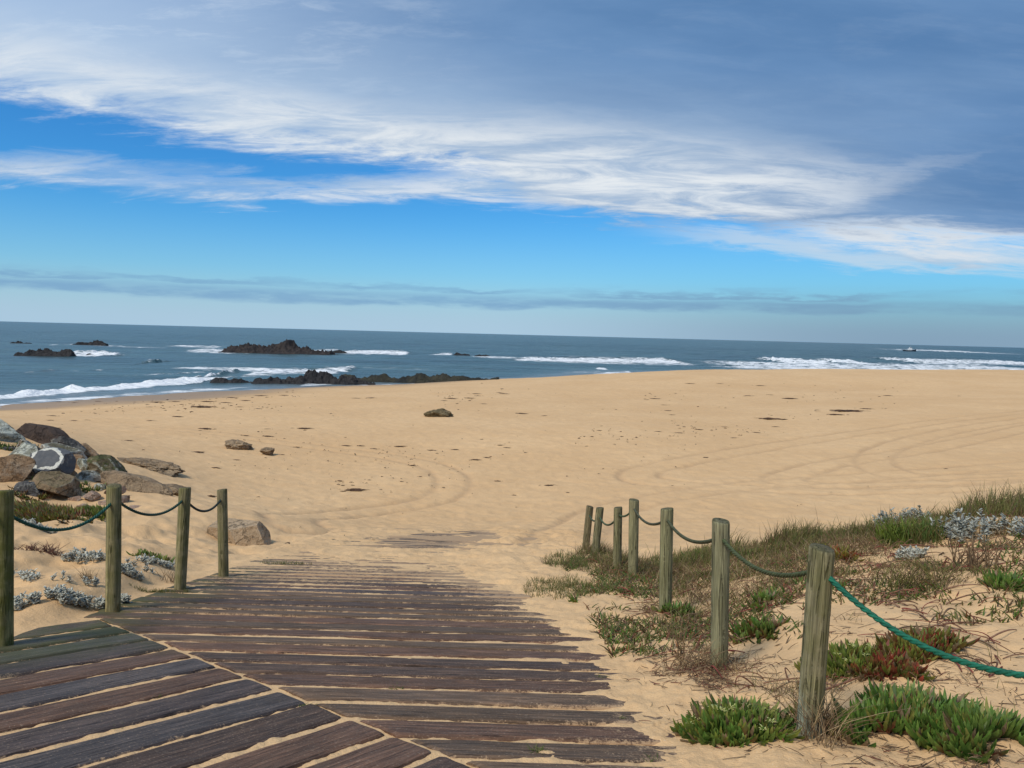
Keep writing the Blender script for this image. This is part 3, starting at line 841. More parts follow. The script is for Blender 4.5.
# ------------------------------------------------------------------ rope fences
def post_mesh(h, r, seed, col, moss, paleband=False, bury=.45):
    n, K2 = 26, 28
    zs = np.concatenate([np.linspace(-bury, h - .012, K2), [h - .006, h, h + .001]])
    rr = np.concatenate([np.ones(K2), [.985, .93, .55]])
    V, col_a, ms = [], [], []
    th = np.linspace(0, 2 * math.pi, n, endpoint=False)
    for z, q in zip(zs, rr):
        wob = 1 + .05 * fbm2(np.cos(th) * 1.2 + seed, np.sin(th) * 1.2 + z * .7, seed, 3) + .018 * vnoise2(th * 5 + seed, np.full(n, z * 2.0), seed)
        chip = 1.0
        V.append(np.column_stack([np.cos(th) * r * q * wob, np.sin(th) * r * q * wob, np.full(n, z + .004 * math.sin(seed) * (z > h - .02)) + (np.cos(th + seed) * .006 if z > h - .02 else 0)]))
        c = np.tile(np.asarray(col), (n, 1)); m = np.full(n, moss)
        if paleband:
            e = .205 - .05 * np.cos(th - 1.2 * math.pi) * 1.0 + .05 * np.cos(th) + .01 * vnoise2(th * 3, th * 0, 5)
            k = sstep(np.full(n, z), e + .012, e - .012); k = 1 - sstep(np.full(n, z), e - .012, e + .012)
            c = c * (1 - k[:, None]) + np.array((.27, .29, .22)) * k[:, None]; m = m * (1 - k)
        if z >= h - .003: c = c * .55
        col_a.append(c); ms.append(m)
    V.append(np.array([[0, 0, h + .002]])); col_a.append(np.asarray(col)[None] * .5); ms.append(np.zeros(1))
    V = np.concatenate(V); nr = len(zs)
    F = []
    for j in range(n):
        j2 = (j + 1) % n; i = np.arange(nr - 1) * n
        F.append(np.stack([i + j, i + j2, i + n + j2, i + n + j], 1))
    top = (nr - 1) * n; T = np.array([[top + j, top + (j + 1) % n, top + n] for j in range(n)])
    return mesh_np('post', V, [np.concatenate(F), T], dict(Col=np.concatenate(col_a), moss=np.concatenate(ms)))
def rope_mesh(a, b, sag, r, col, origin, lay=.085):
    """three-strand laid rope hanging from a to b"""
    a, b = np.asarray(a, float), np.asarray(b, float)
    L = np.linalg.norm(b - a); n = int(L / .010) + 8; t = np.linspace(0, 1, n)
    C = a[None] * (1 - t)[:, None] + b[None] * t[:, None]
    C[:, 2] -= sag * 4 * t * (1 - t)
    Tn = np.gradient(C, axis=0); Tn /= np.linalg.norm(Tn, axis=1, keepdims=True)
    up = np.array([0, 0, 1.]); A = np.cross(Tn, up[None]); A /= np.linalg.norm(A, axis=1, keepdims=True); B = np.cross(A, Tn)
    s = np.concatenate([[0], np.cumsum(np.linalg.norm(np.diff(C, axis=0), axis=1))])
    Bt = Batch(); k = 7
    for st in range(3):
        ph = 2 * math.pi * (s / lay + st / 3.0)
        cc = C + (A * np.cos(ph)[:, None] + B * np.sin(ph)[:, None]) * r * .5
        ring = []
        for j in range(k):
            an = 2 * math.pi * j / k
            ring.append(cc + (A * math.cos(an) + B * math.sin(an)) * r * .56)
        V = np.stack(ring, 1).reshape(-1, 3)
        idx = np.arange(n * k).reshape(n, k); F = []
        for j in range(k):
            F.append(np.stack([idx[:-1, j], idx[:-1, (j + 1) % k], idx[1:, (j + 1) % k], idx[1:, j]], 1))
        lim = vnoise2(s * 14 + st * 7, s * 0, 4)[:, None, None] * .5 + 1.0
        Bt.add(V, np.concatenate(F), None, np.broadcast_to(np.asarray(col)[None, None] * lim, (n, k, 3)).reshape(-1, 3))
    return Bt.mesh('rope', origin)
def build_fence(name, label, specs, ropes, rope_col):
    """specs: per post base pixel/top pixel/depth"""
    base0 = specs[0]['b']
    root = thing(name, label, 'rope fence', base0)
    info = []
    for i, s in enumerate(specs):
        b, tp, r = np.array(s['b']), np.array(s['t']), s['r']
        ax = tp - b; h = np.linalg.norm(ax)
        me = post_mesh(h, r, i * 3 + int(base0[0] * 10) + 60, s['col'], s['moss'], s.get('pale', False))
        o = obj('post', me, root, M_POST)
        q = Vector(ax / h).to_track_quat('Z', 'Y')
        o.rotation_mode = 'QUATERNION'; o.rotation_quaternion = q
        o.location = Vector(b - base0)
        if s.get('label'): o['label'] = s['label']
        info.append((b, ax / h, h, r))
    for (i, j, sag, col, down) in ropes:
        (b0, a0, h0, r0), (b1, a1, h1, r1) = info[i], info[j]
        p0 = b0 + a0 * (h0 - down); p1 = b1 + a1 * (h1 - down)
        me = rope_mesh(p0, p1, sag, .0108, col, base0)
        obj('rope', me, root, M_ROPE)
    return root
def spec(top, base, r, col, moss, **kw):
    Y = DECK_D0 / (-ray(*base)[1] - DECK_S)
    b = at(base[0], base[1], Y); t = at(top[0], top[1], Y)
    z = gz(b[0], b[1]); 
    d = dict(b=b, t=t, r=r, col=col, moss=moss); d.update(kw); return d
CG = (.150, .155, .100)
lp = [spec((3, 491), (3, 645), .052, (.200, .185, .085), .9, label='thick mossy green post at the edge of the landing'),
      spec((114, 485), (113, 610), .049, (.235, .210, .115), .45), spec((185, 488), (180, 589), .048, (.225, .200, .115), .5),
      spec((222, 489), (223.5, 576), .047, (.215, .190, .110), .4)]
# the fence goes on out of the picture: one more post up the landing edge
ex = dict(lp[1]); ex['b'] = lp[0]['b'] + np.array([-.1, -1.15, .215]); ex['t'] = ex['b'] + np.array([0, 0, .88]); lp.insert(0, ex)
DG = (.020, .060, .040); GG = (.030, .110, .075)
build_fence('rope_fence', 'row of mossy wooden posts with slack dark green rope beside the landing and boulders', lp,
            [(0, 1, .13, (.012, .075, .050), .10), (1, 2, .155, (.012, .075, .050), .11), (2, 3, .13, DG, .09), (3, 4, .12, (.018, .030, .026), .085)], DG)
rp = [spec((822, 547), (808, 747), .0475, (.195, .180, .110), .35, pale=True, label='nearest post, pale at the foot'),
      spec((721, 521), (719, 674), .0455, (.215, .210, .130), .15), spec((667, 508), (665, 618), .0465, (.205, .200, .115), .2),
      spec((634, 500), (633, 580), .0500, (.215, .205, .120), .15), spec((618, 507), (617, 575), .0455, (.175, .165, .095), .2),
      spec((600, 508), (594, 564), .0465, (.190, .175, .105), .2, label='leaning post near the sea end of the fence'),
      spec((590, 506), (585, 554), .0480, (.145, .125, .075), .1, label='darkest post, leaning, at the sea end of the fence')]
near = dict(rp[0]); near['b'] = np.array([1.86, 1.72, 5.16]); near['t'] = np.array([1.85, 1.72, 5.98]); near['pale'] = False; near.pop('label'); rp.insert(0, near)
BR = (.008, .105, .062); OL = (.055, .070, .030)
build_fence('rope_fence', 'line of grey-green wooden posts with bright green rope crossing the grassy dune', rp,
            [(0, 1, .262, BR, .085), (1, 2, .095, OL, .085), (2, 3, .085, (.060, .068, .034), .085), (3, 4, .09, (.06, .065, .038), .085), (4, 5, .05, (.06, .09, .05), .08),
             (5, 6, .10, (.06, .09, .05), .10), (6, 7, .06, (.05, .07, .04), .12)], BR)

# ------------------------------------------------------------------ boulders
def ico(sub):
    bm = bmesh.new(); bmesh.ops.create_icosphere(bm, subdivisions=sub, radius=1.0)
    V = np.array([v.co[:] for v in bm.verts]); F = np.array([[v.index for v in f.verts] for f in bm.faces]); bm.free()
    return V, F
ICO5 = ico(5); ICO6 = ico(6)
def rock_mesh(name, size, seed, planes=17, lo=.50, hi=.80, rough=.085, extra=(), hi_res=False, blobs=0):
    V, F = ICO6 if hi_res else ICO5
    V = V.copy(); rs = np.random.RandomState(seed)
    V *= (1 + .25 * fbm3(V * 1.1 + seed, seed, 2))[:, None]
    act = np.zeros(len(V)); pl = []
    for i in range(planes):
        n = rs.normal(size=3); n /= np.linalg.norm(n); pl.append((n, rs.uniform(lo, hi)))
    for n, d in extra:
        n = np.asarray(n, float); pl.append((n / np.linalg.norm(n), d))
    for it in range(2):
        for n, d in pl:
            s = V @ n - d; V = V - np.clip(s, 0, None)[:, None] * n[None]
    for n, d in pl: act += (np.abs(V @ n - d) < .06)
    edge = sstep(act, .9, 2.0) 
    nn = V / np.linalg.norm(V, axis=1, keepdims=True)
    V = V + nn * (rough * (fbm3(V * 2.6 + seed, seed + 3, 6, .6) - .35 * np.abs(fbm3(V * 5 + seed, seed + 9, 3))))[:, None]
    V = V * (np.asarray(size, float) / 2)[None]
    return mesh_np(name, V, [F], dict(edge=edge), smooth=False)
def boulder(label, px, py, wpx, hpx, Y, seed, mat, depth=1.0, rot=0.0, tilt=0.0, name='boulder', cat='boulder', group=None, **kw):
    """centre pixel, size in pixels at depth Y"""
    c = at(px, py, Y); w = wpx * Y / FPX * 1.13; h = hpx * Y / FPX * 1.10
    zb = gz(c[0], c[1])
    top = c[2] + h / 2; bot = min(c[2] - h / 2, zb - .12 * h)
    hh = top - bot
    me = rock_mesh(name, (w, w * depth, hh), seed, **kw)
    o = obj(name, me, mat=mat)
    o.location = (c[0], c[1], (top + bot) / 2); o.rotation_euler = (0, math.radians(tilt), math.radians(rot))
    return tag(o, label, cat, group)
R_LICH = mat_rock('lichen_rock', (.24, .25, .20), (.33, .34, .28), .55, (.52, .54, .46))
R_DARK = mat_rock('dark_rock', (.055, .040, .034), (.095, .066, .050), .0)
R_SLATE = mat_rock('slate_rock', (.085, .085, .085), (.13, .125, .12), .18)
R_MIX = mat_rock('mixed_rock', (.17, .13, .095), (.25, .21, .16), .62, (.55, .54, .48), .5)
R_BROWN = mat_rock('brown_rock', (.27, .17, .095), (.34, .235, .14), .10)
R_TAN = mat_rock('tan_rock', (.25, .175, .105), (.32, .24, .15), .14, moss=.35)
R_HEX = mat_rock('rimmed_rock', (.085, .090, .098), (.105, .108, .112), .0)
R_MOSS = mat_rock('mossy_rock', (.15, .12, .075), (.22, .18, .11), .45, (.55, .55, .45), .9)
R_SLAB = mat_rock('sandy_rock', (.26, .185, .115), (.36, .265, .165), .05)
R_PALE = mat_rock('pale_rock', (.40, .29, .18), (.50, .38, .25), .05)
R_PINK = mat_rock('rubble_rock', (.33, .22, .16), (.42, .30, .22), .15)
GP = 'boulders piled at the dune foot'
boulder('big pale green lichen covered boulder topping the pile at its left end', -8, 436, 68, 40, 16.4, 3, R_LICH, .9, 10, 12, group=GP)
boulder('long reddish black ridge of rock along the top of the pile', 44, 445, 66, 32, 17.6, 8, R_DARK, .6, 0, 17, group=GP)
boulder('dark grey slab on the seaward slope of the pile', 69, 450, 42, 30, 17.0, 12, R_SLATE, .7, 10, 22, group=GP)
boulder('small low brown rock at the seaward tip of the pile', 86, 450, 26, 12, 17.4, 15, R_BROWN, .9, 0, 8, group=GP)
boulder('small black and white stone below the pale lichen boulder', 25, 443, 16, 14, 15.6, 18, R_MIX, .9, 0, 0, group=GP)
boulder('mottled grey and brown boulder crusted with white lichen above the white rimmed one', 62, 457, 48, 32, 16.0, 21, R_MIX, .8, 20, 16, group=GP)
boulder('rust brown rock under the mottled boulder', 78, 467, 30, 26, 15.6, 25, R_BROWN, .9, 0, 12, group=GP)
boulder('grey green rough stone left of the white rimmed boulder', 26, 456, 34, 26, 15.1, 26, R_LICH, .9, 0, 12, group=GP)
# the white-rimmed boulder: lichen grows round the rim of its flat face
hex_hm, hex_k, hex_b = new_mat('rimmed_rock_face')
hex_tc = hex_k.n('ShaderNodeTexCoord').outputs['Object']
hex_n = hex_k.noise(hex_tc, 7, 5, .7); hex_n2 = hex_k.noise(hex_tc, 25, 4, .7)
hex_c = hex_k.mix(hex_k.ss(hex_n, .35, .7), (.085, .092, .10), (.12, .122, .125))
hex_c = hex_k.mix(hex_k.ss(hex_k.add(hex_k.attr('rim'), hex_k.mul(hex_k.sub(hex_n, .5), .55)), .42, .58), hex_c, hex_k.mix(hex_k.ss(hex_n2, .4, .6), (.50, .50, .43), (.66, .65, .58)))
P_in(hex_k, hex_b, color=hex_c, rough=.9, normal=hex_k.bump(hex_k.add(hex_n, hex_n2), .6, .03))
o = boulder('grey flat faced boulder with a white lichen rim', 50, 462, 42, 30, 14.0, 33, R_HEX, .8, 0, 0, group=GP, planes=4, lo=.8, hi=.95,
            extra=[((.05, -1, .75), .52), ((1, -.2, .1), .80), ((-1, -.2, .15), .80), ((.5, -.1, 1), .84), ((-.5, -.1, 1), .84), ((0, 0, -1), .8)], hi_res=True, rough=.03)
me = o.data; me.materials.clear(); me.materials.append(hex_hm)
hex_V = np.array([v.co[:] for v in me.vertices]); hexs_unused = np.array(o.data.vertices[0].co)
hex_w = hex_V / np.abs(hex_V).max(0)[None]
hex_fn = np.array((.05, -1, .75)); hex_fn /= np.linalg.norm(hex_fn)
hex_pn = hex_w @ hex_fn; hex_tan = hex_w - hex_pn[:, None] * hex_fn
hex_e1 = np.cross(hex_fn, (0, 0, 1.)); hex_e1 /= np.linalg.norm(hex_e1); hex_e2 = np.cross(hex_e1, hex_fn)
hex_rr = np.max([np.abs(hex_tan @ (hex_e1 * math.cos(q) + hex_e2 * math.sin(q))) for q in (.3, .3 + math.pi / 3, .3 + 2 * math.pi / 3)], axis=0) + .16 * fbm3(hex_w * 4.5, 5, 4)
hex_at = me.attributes.new('rim', 'FLOAT', 'POINT'); hex_at.data.foreach_set('value', (sstep(hex_rr, .53, .60) * (1 - .62 * sstep(hex_rr, .66, .76))).astype(np.float32))
boulder('large rounded brown boulder at the left edge of the photo', 10, 474, 44, 42, 13.4, 41, R_BROWN, .8, 0, 6, group=GP, extra=[((.6, -.9, .5), .55)])
boulder('tan angular boulder with a flat sloping top, below the white rimmed one', 60, 485, 42, 30, 13.2, 47, R_TAN, .85, 15, 8, group=GP, planes=5, extra=[((.25, -.5, 1), .50), ((.9, -.6, .1), .6)])
boulder('low grey stone between the brown and tan boulders', 28, 489, 34, 18, 12.9, 52, R_SLATE, .8, 0, 10, group=GP)
boulder('grey boulder speckled with white lichen and small flowers', 91, 479, 34, 22, 14.6, 57, R_MIX, .9, 0, 6, group=GP)
boulder('mossy domed boulder at the seaward end of the pile', 108, 470, 42, 26, 15.4, 61, R_MOSS, .9, 0, 14, group=GP, planes=4)
boulder('long smooth sandy slab sloping down to the beach', 136, 487, 72, 24, 14.4, 66, R_SLAB, .42, -6, 15, group=GP, planes=4, lo=.7, hi=.95)
GR = 'pinkish rubble stones at the foot of the pile'
for i, (px, py, w, h) in enumerate([(92, 497, 22, 12), (106, 503, 18, 9), (84, 507, 16, 8), (122, 500, 20, 10), (100, 512, 14, 6), (134, 508, 18, 6), (76, 499, 14, 9), (116, 492, 18, 12)]):
    boulder('small pinkish rubble stone among the plants at the foot of the boulder pile', px, py, w, h, 13.0 + .06 * (500 - py), 70 + i, R_PINK, .8, i * 30, 5, 'rubble_stone', 'stone', GR)
boulder('lumpy layered brown rock outcrop just beyond the boulder pile', 148, 467, 60, 13, 19.5, 83, R_SLAB, .6, 0, 9, 'rock_outcrop', 'rock', None, planes=3, rough=.34, hi_res=True)
boulder('low flat rock nearly buried behind the second rope', 172, 488, 34, 8, 15.2, 87, R_SLAB, .7, 0, 4, 'buried_rock', 'rock', None, planes=3, rough=.2)
GB = 'plants growing among the boulders'
GS = 'stones wedged between the boulders'
for i, (px, py, w, h, Y) in enumerate([(34, 449, 14, 10, 15.6), (52, 446, 16, 10, 16.4), (40, 481, 14, 9, 13.4), (84, 462, 14, 10, 15.2), (22, 462, 14, 10, 14.4), (70, 473, 14, 10, 14.2), (100, 488, 16, 9, 14.0), (8, 450, 18, 10, 15.6), (30, 474, 12, 9, 13.6), (118, 480, 14, 8, 14.8), (62, 444, 12, 8, 16.6), (92, 472, 12, 8, 14.9)]):
    boulder('small angular stone wedged between the big boulders of the pile', px, py, w, h, Y, 120 + i, (R_MIX, R_SLATE, R_BROWN, R_LICH, R_DARK, R_TAN)[i % 6], .9, i * 47, 8, 'wedged_stone', 'stone', GS, planes=13)
# boulder standing on the sand
o = boulder('angular tan boulder standing alone on the sand behind the posts', 239, 534, 66, 38, 11.2, 95, R_PALE, .62, -12, 0, group=None, planes=3, lo=.85, hi=.98, rough=.035, hi_res=True,
            extra=[((-.12, -.25, 1), .55), ((.55, -.8, .15), .62), ((-.35, -1, -.1), .62), ((1, .1, .25), .72), ((-1, .1, .15), .80), ((0, 1, .2), .7), ((.2, 1, .9), .66)])
# a second slab leaning behind it belongs to the same rock
boulder('cracked brown rock bedded in the sand near the scattered seaweed', 239, 445.5, 31, 12, 28.5, 101, R_SLAB, .8, 0, 0, 'beach_rock', 'rock', None, planes=5, rough=.25)
boulder('low crumbly stone right of the cracked brown rock', 268, 450, 14, 6, 27.6, 104, R_SLAB, .8, 0, 0, 'beach_rock', 'rock', None, planes=4, rough=.3)
boulder('dome shaped weedy brown rock alone in the middle of the beach', 440, 414.5, 25, 11, 44, 109, mat_rock('weedy_rock', (.13, .10, .05), (.22, .17, .09), .0), .8, 0, 0, 'beach_rock', 'rock', None, planes=4, rough=.25)

# ------------------------------------------------------------------ rocks in the sea
R_SEA = mat_rock('wet_sea_rock', (.019, .020, .022), (.036, .034, .034), 0, scale=.25)
R_ISL = mat_rock('sea_island_rock', (.022, .021, .023), (.048, .038, .034), 0, scale=.2)
R_REEF = mat_rock('weedy_reef_rock', (.020, .022, .021), (.046, .044, .030), 0, scale=.3)
def sea_rock(label, prof, ybase, seed, depthf=.5, mat=None, jag=.45, group='rocks breaking the surf', flat=.80):
    """prof: photo pixels (x, top) of the skyline; ybase: photo row of its foot"""
    xs = np.array([p[0] for p in prof], float); tops = np.array([p[1] for p in prof], float)
    a, b = ray(xs.mean(), ybase); Y0 = -EYE / b
    X0 = [ray(x, ybase)[0] * Y0 for x in xs]; Zt = [max(at(x, t, Y0)[2] * flat, -.1) for x, t in zip(xs, tops)]
    wx = X0[-1] - X0[0]; dp = max(wx * depthf, 3.0)
    nx, ny = 150, 60
    u = np.linspace(X0[0] - .03 * wx, X0[-1] + .03 * wx, nx); v = np.linspace(-.15, 1, ny)
    Ux, Vy = np.meshgrid(u, v); x = Ux.ravel(); vv = Vy.ravel()
    crest = np.interp(x, X0, Zt, left=-.5, right=-.5)
    zmax = max(Zt)
    ridge = 1 - np.abs(fbm2(x / 3.2 + seed, vv * dp / 3.2 + seed, seed, 6, .66)) * 1.7 * jag
    env = np.exp(-((vv - .38) / .36) ** 2)
    z = (crest + .55) * env * ridge * 1.06 - .55 + zmax * .42 * fbm2(x / 1.5 + 3, vv * dp / 1.5, seed + 5, 5, .65) * env
    c = np.array([np.mean(X0), Y0 + .3 * dp, 0.0])
    V = np.column_stack([x, Y0 + (vv - .2) * dp, z]) - c
    o = obj('sea_rock', mesh_np('sea_rock', V, [grid_faces(ny, nx)], dict(edge=np.zeros(len(V)))), mat=mat or R_SEA)
    o.location = c
    return tag(o, label, 'rock', group)
sea_rock('biggest rock islet offshore, reddish brown peak amid white foam', [(220, 350), (230, 346), (240, 344), (252, 343), (262, 345.5), (272, 343.5), (278, 340), (284, 338.5), (291, 339.5), (296, 344), (306, 348), (318, 350), (331, 352)], 353, 3, .35, R_ISL, .4)
sea_rock('small rock just right of the biggest islet', [(327, 353), (332, 350.5), (338, 349.5), (343, 351), (347, 353)], 353.3, 5, .5)
sea_rock('jagged black rock in the surf at the left edge of the photo', [(14, 354), (20, 351.5), (27, 350), (34, 349.5), (38, 347), (43, 346.5), (49, 349.5), (56, 350.5), (63, 348.5), (68, 349.5), (72, 353)], 355.5, 9, .4)
sea_rock('low long dark rock beyond the left surf rock', [(70, 345), (76, 342.5), (82, 341.5), (88, 340.5), (95, 339.5), (100, 341), (106, 344)], 345, 13, .35)
sea_rock('tiny dark rock farthest out at the left', [(9, 343), (12, 341), (17, 340.5), (22, 341.8), (30, 342.8)], 343.2, 17, .3)
sea_rock('small flat rock beside the splash at the left surf rock', [(84, 355), (88, 352.5), (93, 353), (98, 355)], 355.3, 19, .5)
sea_rock('tiny double rock offshore in mid photo', [(452, 355), (456, 352.5), (459, 352), (463, 353.5), (470, 355)], 355.2, 23, .4)
sea_rock('flat skerry just right of the tiny double rock', [(474, 356), (479, 354.3), (486, 354.8), (490, 356)], 356.2, 27, .4)
sea_rock('high black shoulder of the reef running in to the beach', [(298, 378), (304, 371), (310, 367), (316, 367.5), (322, 369.5), (332, 371.5), (340, 372), (350, 374), (362, 377), (374, 381)], 384.0, 31, .45, R_SEA, .4, flat=.78)
sea_rock('low ragged black rocks left of the reef shoulder', [(226, 381), (230, 376.5), (238, 378), (247, 380), (254, 375.5), (266, 375), (276, 374.5), (286, 375), (296, 374), (304, 376), (312, 381)], 383.2, 37, .35, R_SEA, .5, flat=.75)
sea_rock('small black rock leftmost of the reef beside the splash', [(210, 381), (214, 378), (220, 377.5), (227, 379.5), (230, 381)], 381.8, 41, .5)
sea_rock('long weedy tail of the reef meeting the sand', [(338, 377), (350, 375), (366, 375.5), (380, 376.5), (396, 376.5), (412, 376), (428, 375.5), (444, 374.5), (452, 376), (466, 377.5), (484, 378.5), (500, 379.8)], 383.0, 43, .16, R_REEF, .2, flat=1.0)

# ------------------------------------------------------------------ fishing boat
def loft(sections, name):
    V = np.concatenate(sections); n = len(sections[0]); m = len(sections)
    F = []
    for i in range(m - 1):
        for j in range(n - 1):
            F.append((i * n + j, (i + 1) * n + j, (i + 1) * n + j + 1, i * n + j + 1))
    caps = [tuple(range(n)), tuple(range((m - 1) * n, m * n))[::-1]]
    # deck
    for i in range(m - 1): F.append((i * n, i * n + n - 1, (i + 1) * n + n - 1, (i + 1) * n))
    return V, np.array(F), np.array(caps)
def boxes(bl):
    V, F, C = [], [], []; b = 0
    for (cx, cy, cz, sx, sy, sz, col) in bl:
        for z in (-1, 1):
            for x, y in ((-1, -1), (1, -1), (1, 1), (-1, 1)):
                V.append((cx + x * sx / 2, cy + y * sy / 2, cz + z * sz / 2)); C.append(col)
        F += [(b, b + 3, b + 2, b + 1), (b + 4, b + 5, b + 6, b + 7), (b, b + 1, b + 5, b + 4), (b + 1, b + 2, b + 6, b + 5), (b + 2, b + 3, b + 7, b + 6), (b + 3, b, b + 4, b + 7)]
        b += 8
    return np.array(V, float), np.array(F), np.array(C, float)
a, b = ray(909.5, 351.3); YB = -EYE / b
bt = thing('fishing_boat', 'small dark fishing boat with white wheelhouse far out near the horizon', 'boat', (a * YB, YB, 0))
bt.scale = (.72, .72, .72)
secs = []
for s, wd, top, kb in ((-8.5, 1.6, 1.9, -.4), (-6, 2.1, 1.6, -.6), (-2, 2.3, 1.45, -.7), (2, 2.2, 1.6, -.7), (5.5, 1.5, 2.1, -.5), (7.5, .7, 2.6, -.1), (8.8, .08, 3.0, .5)):
    secs.append(np.array([(s, -wd, top), (s, -wd * .92, top * .4), (s, -wd * .5, kb), (s, 0, kb - .2), (s, wd * .5, kb), (s, wd * .92, top * .4), (s, wd, top)]))
V, F, C = loft(secs, 'hull')
hull = obj('hull', mesh_np('hull', V, [F, C], dict(Col=np.tile((.030, .040, .055), (len(V), 1))), False), bt, M_PAINT)
V, F, C = boxes([(.6, 0, 2.6, 4.4, 3.2, 2.4, (.72, .74, .75)), (.9, 0, 4.5, 2.6, 2.4, 1.5, (.75, .77, .78)), (.9, 0, 5.32, 3.0, 2.8, .14, (.7, .72, .74))])
cb = obj('wheelhouse', mesh_np('wheelhouse', V, [F], dict(Col=C), False), bt, M_PAINT)
V, F, C = boxes([(.9 + dx, -1.225, 4.65, .6, .05, .6, (.02, .03, .04)) for dx in (-.8, 0, .8)])
obj('window', mesh_np('window', V, [F], dict(Col=C), False), cb, M_PAINT)
B = Batch(); B.tubes([(.9, 0, 5.3)], [(.9, 0, 6.5)], [(.8, 0, 7.6)], .1, 6, 3, [1, .6], col=(.5, .5, .5))
obj('mast', B.mesh('mast'), bt, M_PAINT)
B = Batch(); B.tubes([(-5.5, 0, 1.4)], [(-5.5, 0, 3)], [(-5.7, 0, 4.2)], .1, 6, 3, [1, .6], col=(.3, .3, .3))
obj('gantry', B.mesh('gantry'), bt, M_PAINT)

# ------------------------------------------------------------------ plants
def ground_pts(n, cx, cy, rx, ry, rs, power=.6):
    a = rs.uniform(0, 2 * math.pi, n); q = rs.uniform(0, 1, n) ** power
    X = cx + np.cos(a) * q * rx; Y = cy + np.sin(a) * q * ry
    return X, Y, q
def patch(px, py, wpx):
    p = hit(px, py); return p, wpx * p[1] / FPX
def ice_plant(label, px, py, wpx, dpx, n, seed, cols, tips, hgt=.085,  group='ice plant clumps on the dune', flowers=0, Ydeep=None):
    """fleshy upright fingers; px,py = foot centre, wpx = width and dpx = depth of the patch in metres*100"""
    rs = np.random.RandomState(seed); p, w = patch(px, py, wpx)
    dpt = dpx if Ydeep is None else Ydeep
    w *= 1.15; dpt *= 1.2; n *= 1.3; hgt *= .70; n = int(n)
    X, Y, q = ground_pts(int(n), p[0], p[1] + dpt * .5, w / 2, dpt / 2, rs, .62)
    X = X + p[0] / p[1] * (Y - p[1]) * (dpt > 1)
    n = int(n)
    keep = fbm2(X * 6, Y * 6, seed, 4) - .35 * np.clip(q - .55, 0, 1) > -.14
    X, Y, q = X[keep], Y[keep], q[keep]; n = len(X)
    Z = H(X, Y) - .01
    out = np.column_stack([X - p[0], Y - p[1] - dpt * .5, np.zeros(n)]) / max(w / 2, .05)
    root = np.column_stack([X, Y, Z])
    mound = hgt * .55 * (1 - q ** 2)
    c = np.asarray(cols)[rs.randint(len(cols), size=n)] * rs.uniform(.5, 1.45, (n, 1))
    t = np.asarray(tips)[rs.randint(len(tips), size=n)] * rs.uniform(.6, 1.5, (n, 1))
    odd = rs.uniform(0, 1, n)
    c[odd < .07] = (.16, .10, .05); t[odd < .07] = (.22, .15, .08)
    c[odd > .92] = (.15, .16, .03); t[odd > .92] = (.24, .23, .05)
    c[(odd > .86) & (odd < .92)] = (.15, .03, .02)
    o = thing('ice_plant', label, 'plant', p, group)
    B = Batch()
    per = 4
    for k in range(per):
        a = rs.uniform(0, 2 * math.pi, n); l = hgt * rs.uniform(.4, 1.35, n); zs = (1 - .65 * sstep(q, .45, 1.0) * rs.uniform(0, 1, n))[:, None]
        d = np.column_stack([np.cos(a), np.sin(a), np.zeros(n)]) * rs.uniform(.15, 1.0, n)[:, None] + out * .45
        base = root + np.array([0, 0, 1.]) * (mound * rs.uniform(.3, 1.0, n))[:, None] + np.column_stack([np.cos(a), np.sin(a), 0 * a]) * .006
        mid = base + d * l[:, None] * .75 + np.array([0, 0, 1]) * l[:, None] * .38 * zs
        tip = base + d * l[:, None] * 1.0 + np.array([0, 0, 1]) * l[:, None] * 1.0 * zs
        B.tubes(base, mid, tip, .0092 * rs.uniform(.7, 1.3, n), 3, 4, [.65, 1.0, 1.0, .75, .12], col=c * .85, coltip=t)
    m = max(6, n // 10); i = rs.randint(n, size=m); j = rs.randint(n, size=m)
    near_j = np.array([np.argsort(np.hypot(X - X[a], Y - Y[a]))[min(rs.randint(3, 12), n - 1)] for a in i])
    P0, P2 = root[i] + [0, 0, .012], root[near_j] + [0, 0, .012]
    B.tubes(P0, (P0 + P2) / 2 + rs.normal(0, .02, (m, 3)) * [1, 1, .3], P2, .004, 4, 4, [1, 1], col=(.14, .055, .03))
    obj('foliage', B.mesh('foliage', p, False), o, M_LEAF)
    if flowers:
        B = Batch()
        i = rs.randint(n, size=flowers)
        for k in range(9):
            a = 2 * math.pi * k / 9
            base = root[i] + np.array([0, 0, 1.]) * (mound[i] + hgt * .75)[:, None] + rs.normal(0, .004, (flowers, 3))
            tip = base + np.array([math.cos(a) * .02, math.sin(a) * .02, .008])
            B.tubes(base, (base + tip) / 2 + [0, 0, .006], tip, .004, 3, 2, [1, .9, .3], flat=.5, col=(.50, .52, .16), coltip=(.66, .66, .30))
        obj('blossoms', B.mesh('blossoms', p), o, M_LEAF)
    return o
GRN = [(.050, .105, .014), (.070, .130, .018), (.038, .080, .012)]
YGR = [(.075, .125, .015), (.095, .145, .018), (.060, .10, .014)]
RED = [(.12, .022, .012), (.16, .035, .014), (.10, .05, .014)]
OLVC = [(.06, .065, .015), (.08, .085, .02)]
TG = [(.09, .17, .025), (.13, .20, .035)]; TR = [(.20, .035, .018), (.16, .05, .02), (.12, .10, .02)]; TY = [(.17, .20, .03), (.13, .17, .03)]
ice_plant('big dark green fleshy leaved clump right of the nearest post', 918, 748, 150, .40, 320, 1, GRN, TG, .10)
ice_plant('dark green clump with crimson lower leaves in the bottom right corner', 1004, 762, 90, .26, 150, 2, GRN + [(.14, .015, .02)], TG, .095)
ice_plant('pale yellow flowered green clump left of the nearest post', 750, 742, 92, .26, 230, 3, GRN + YGR, TG + TY, .085, flowers=16)
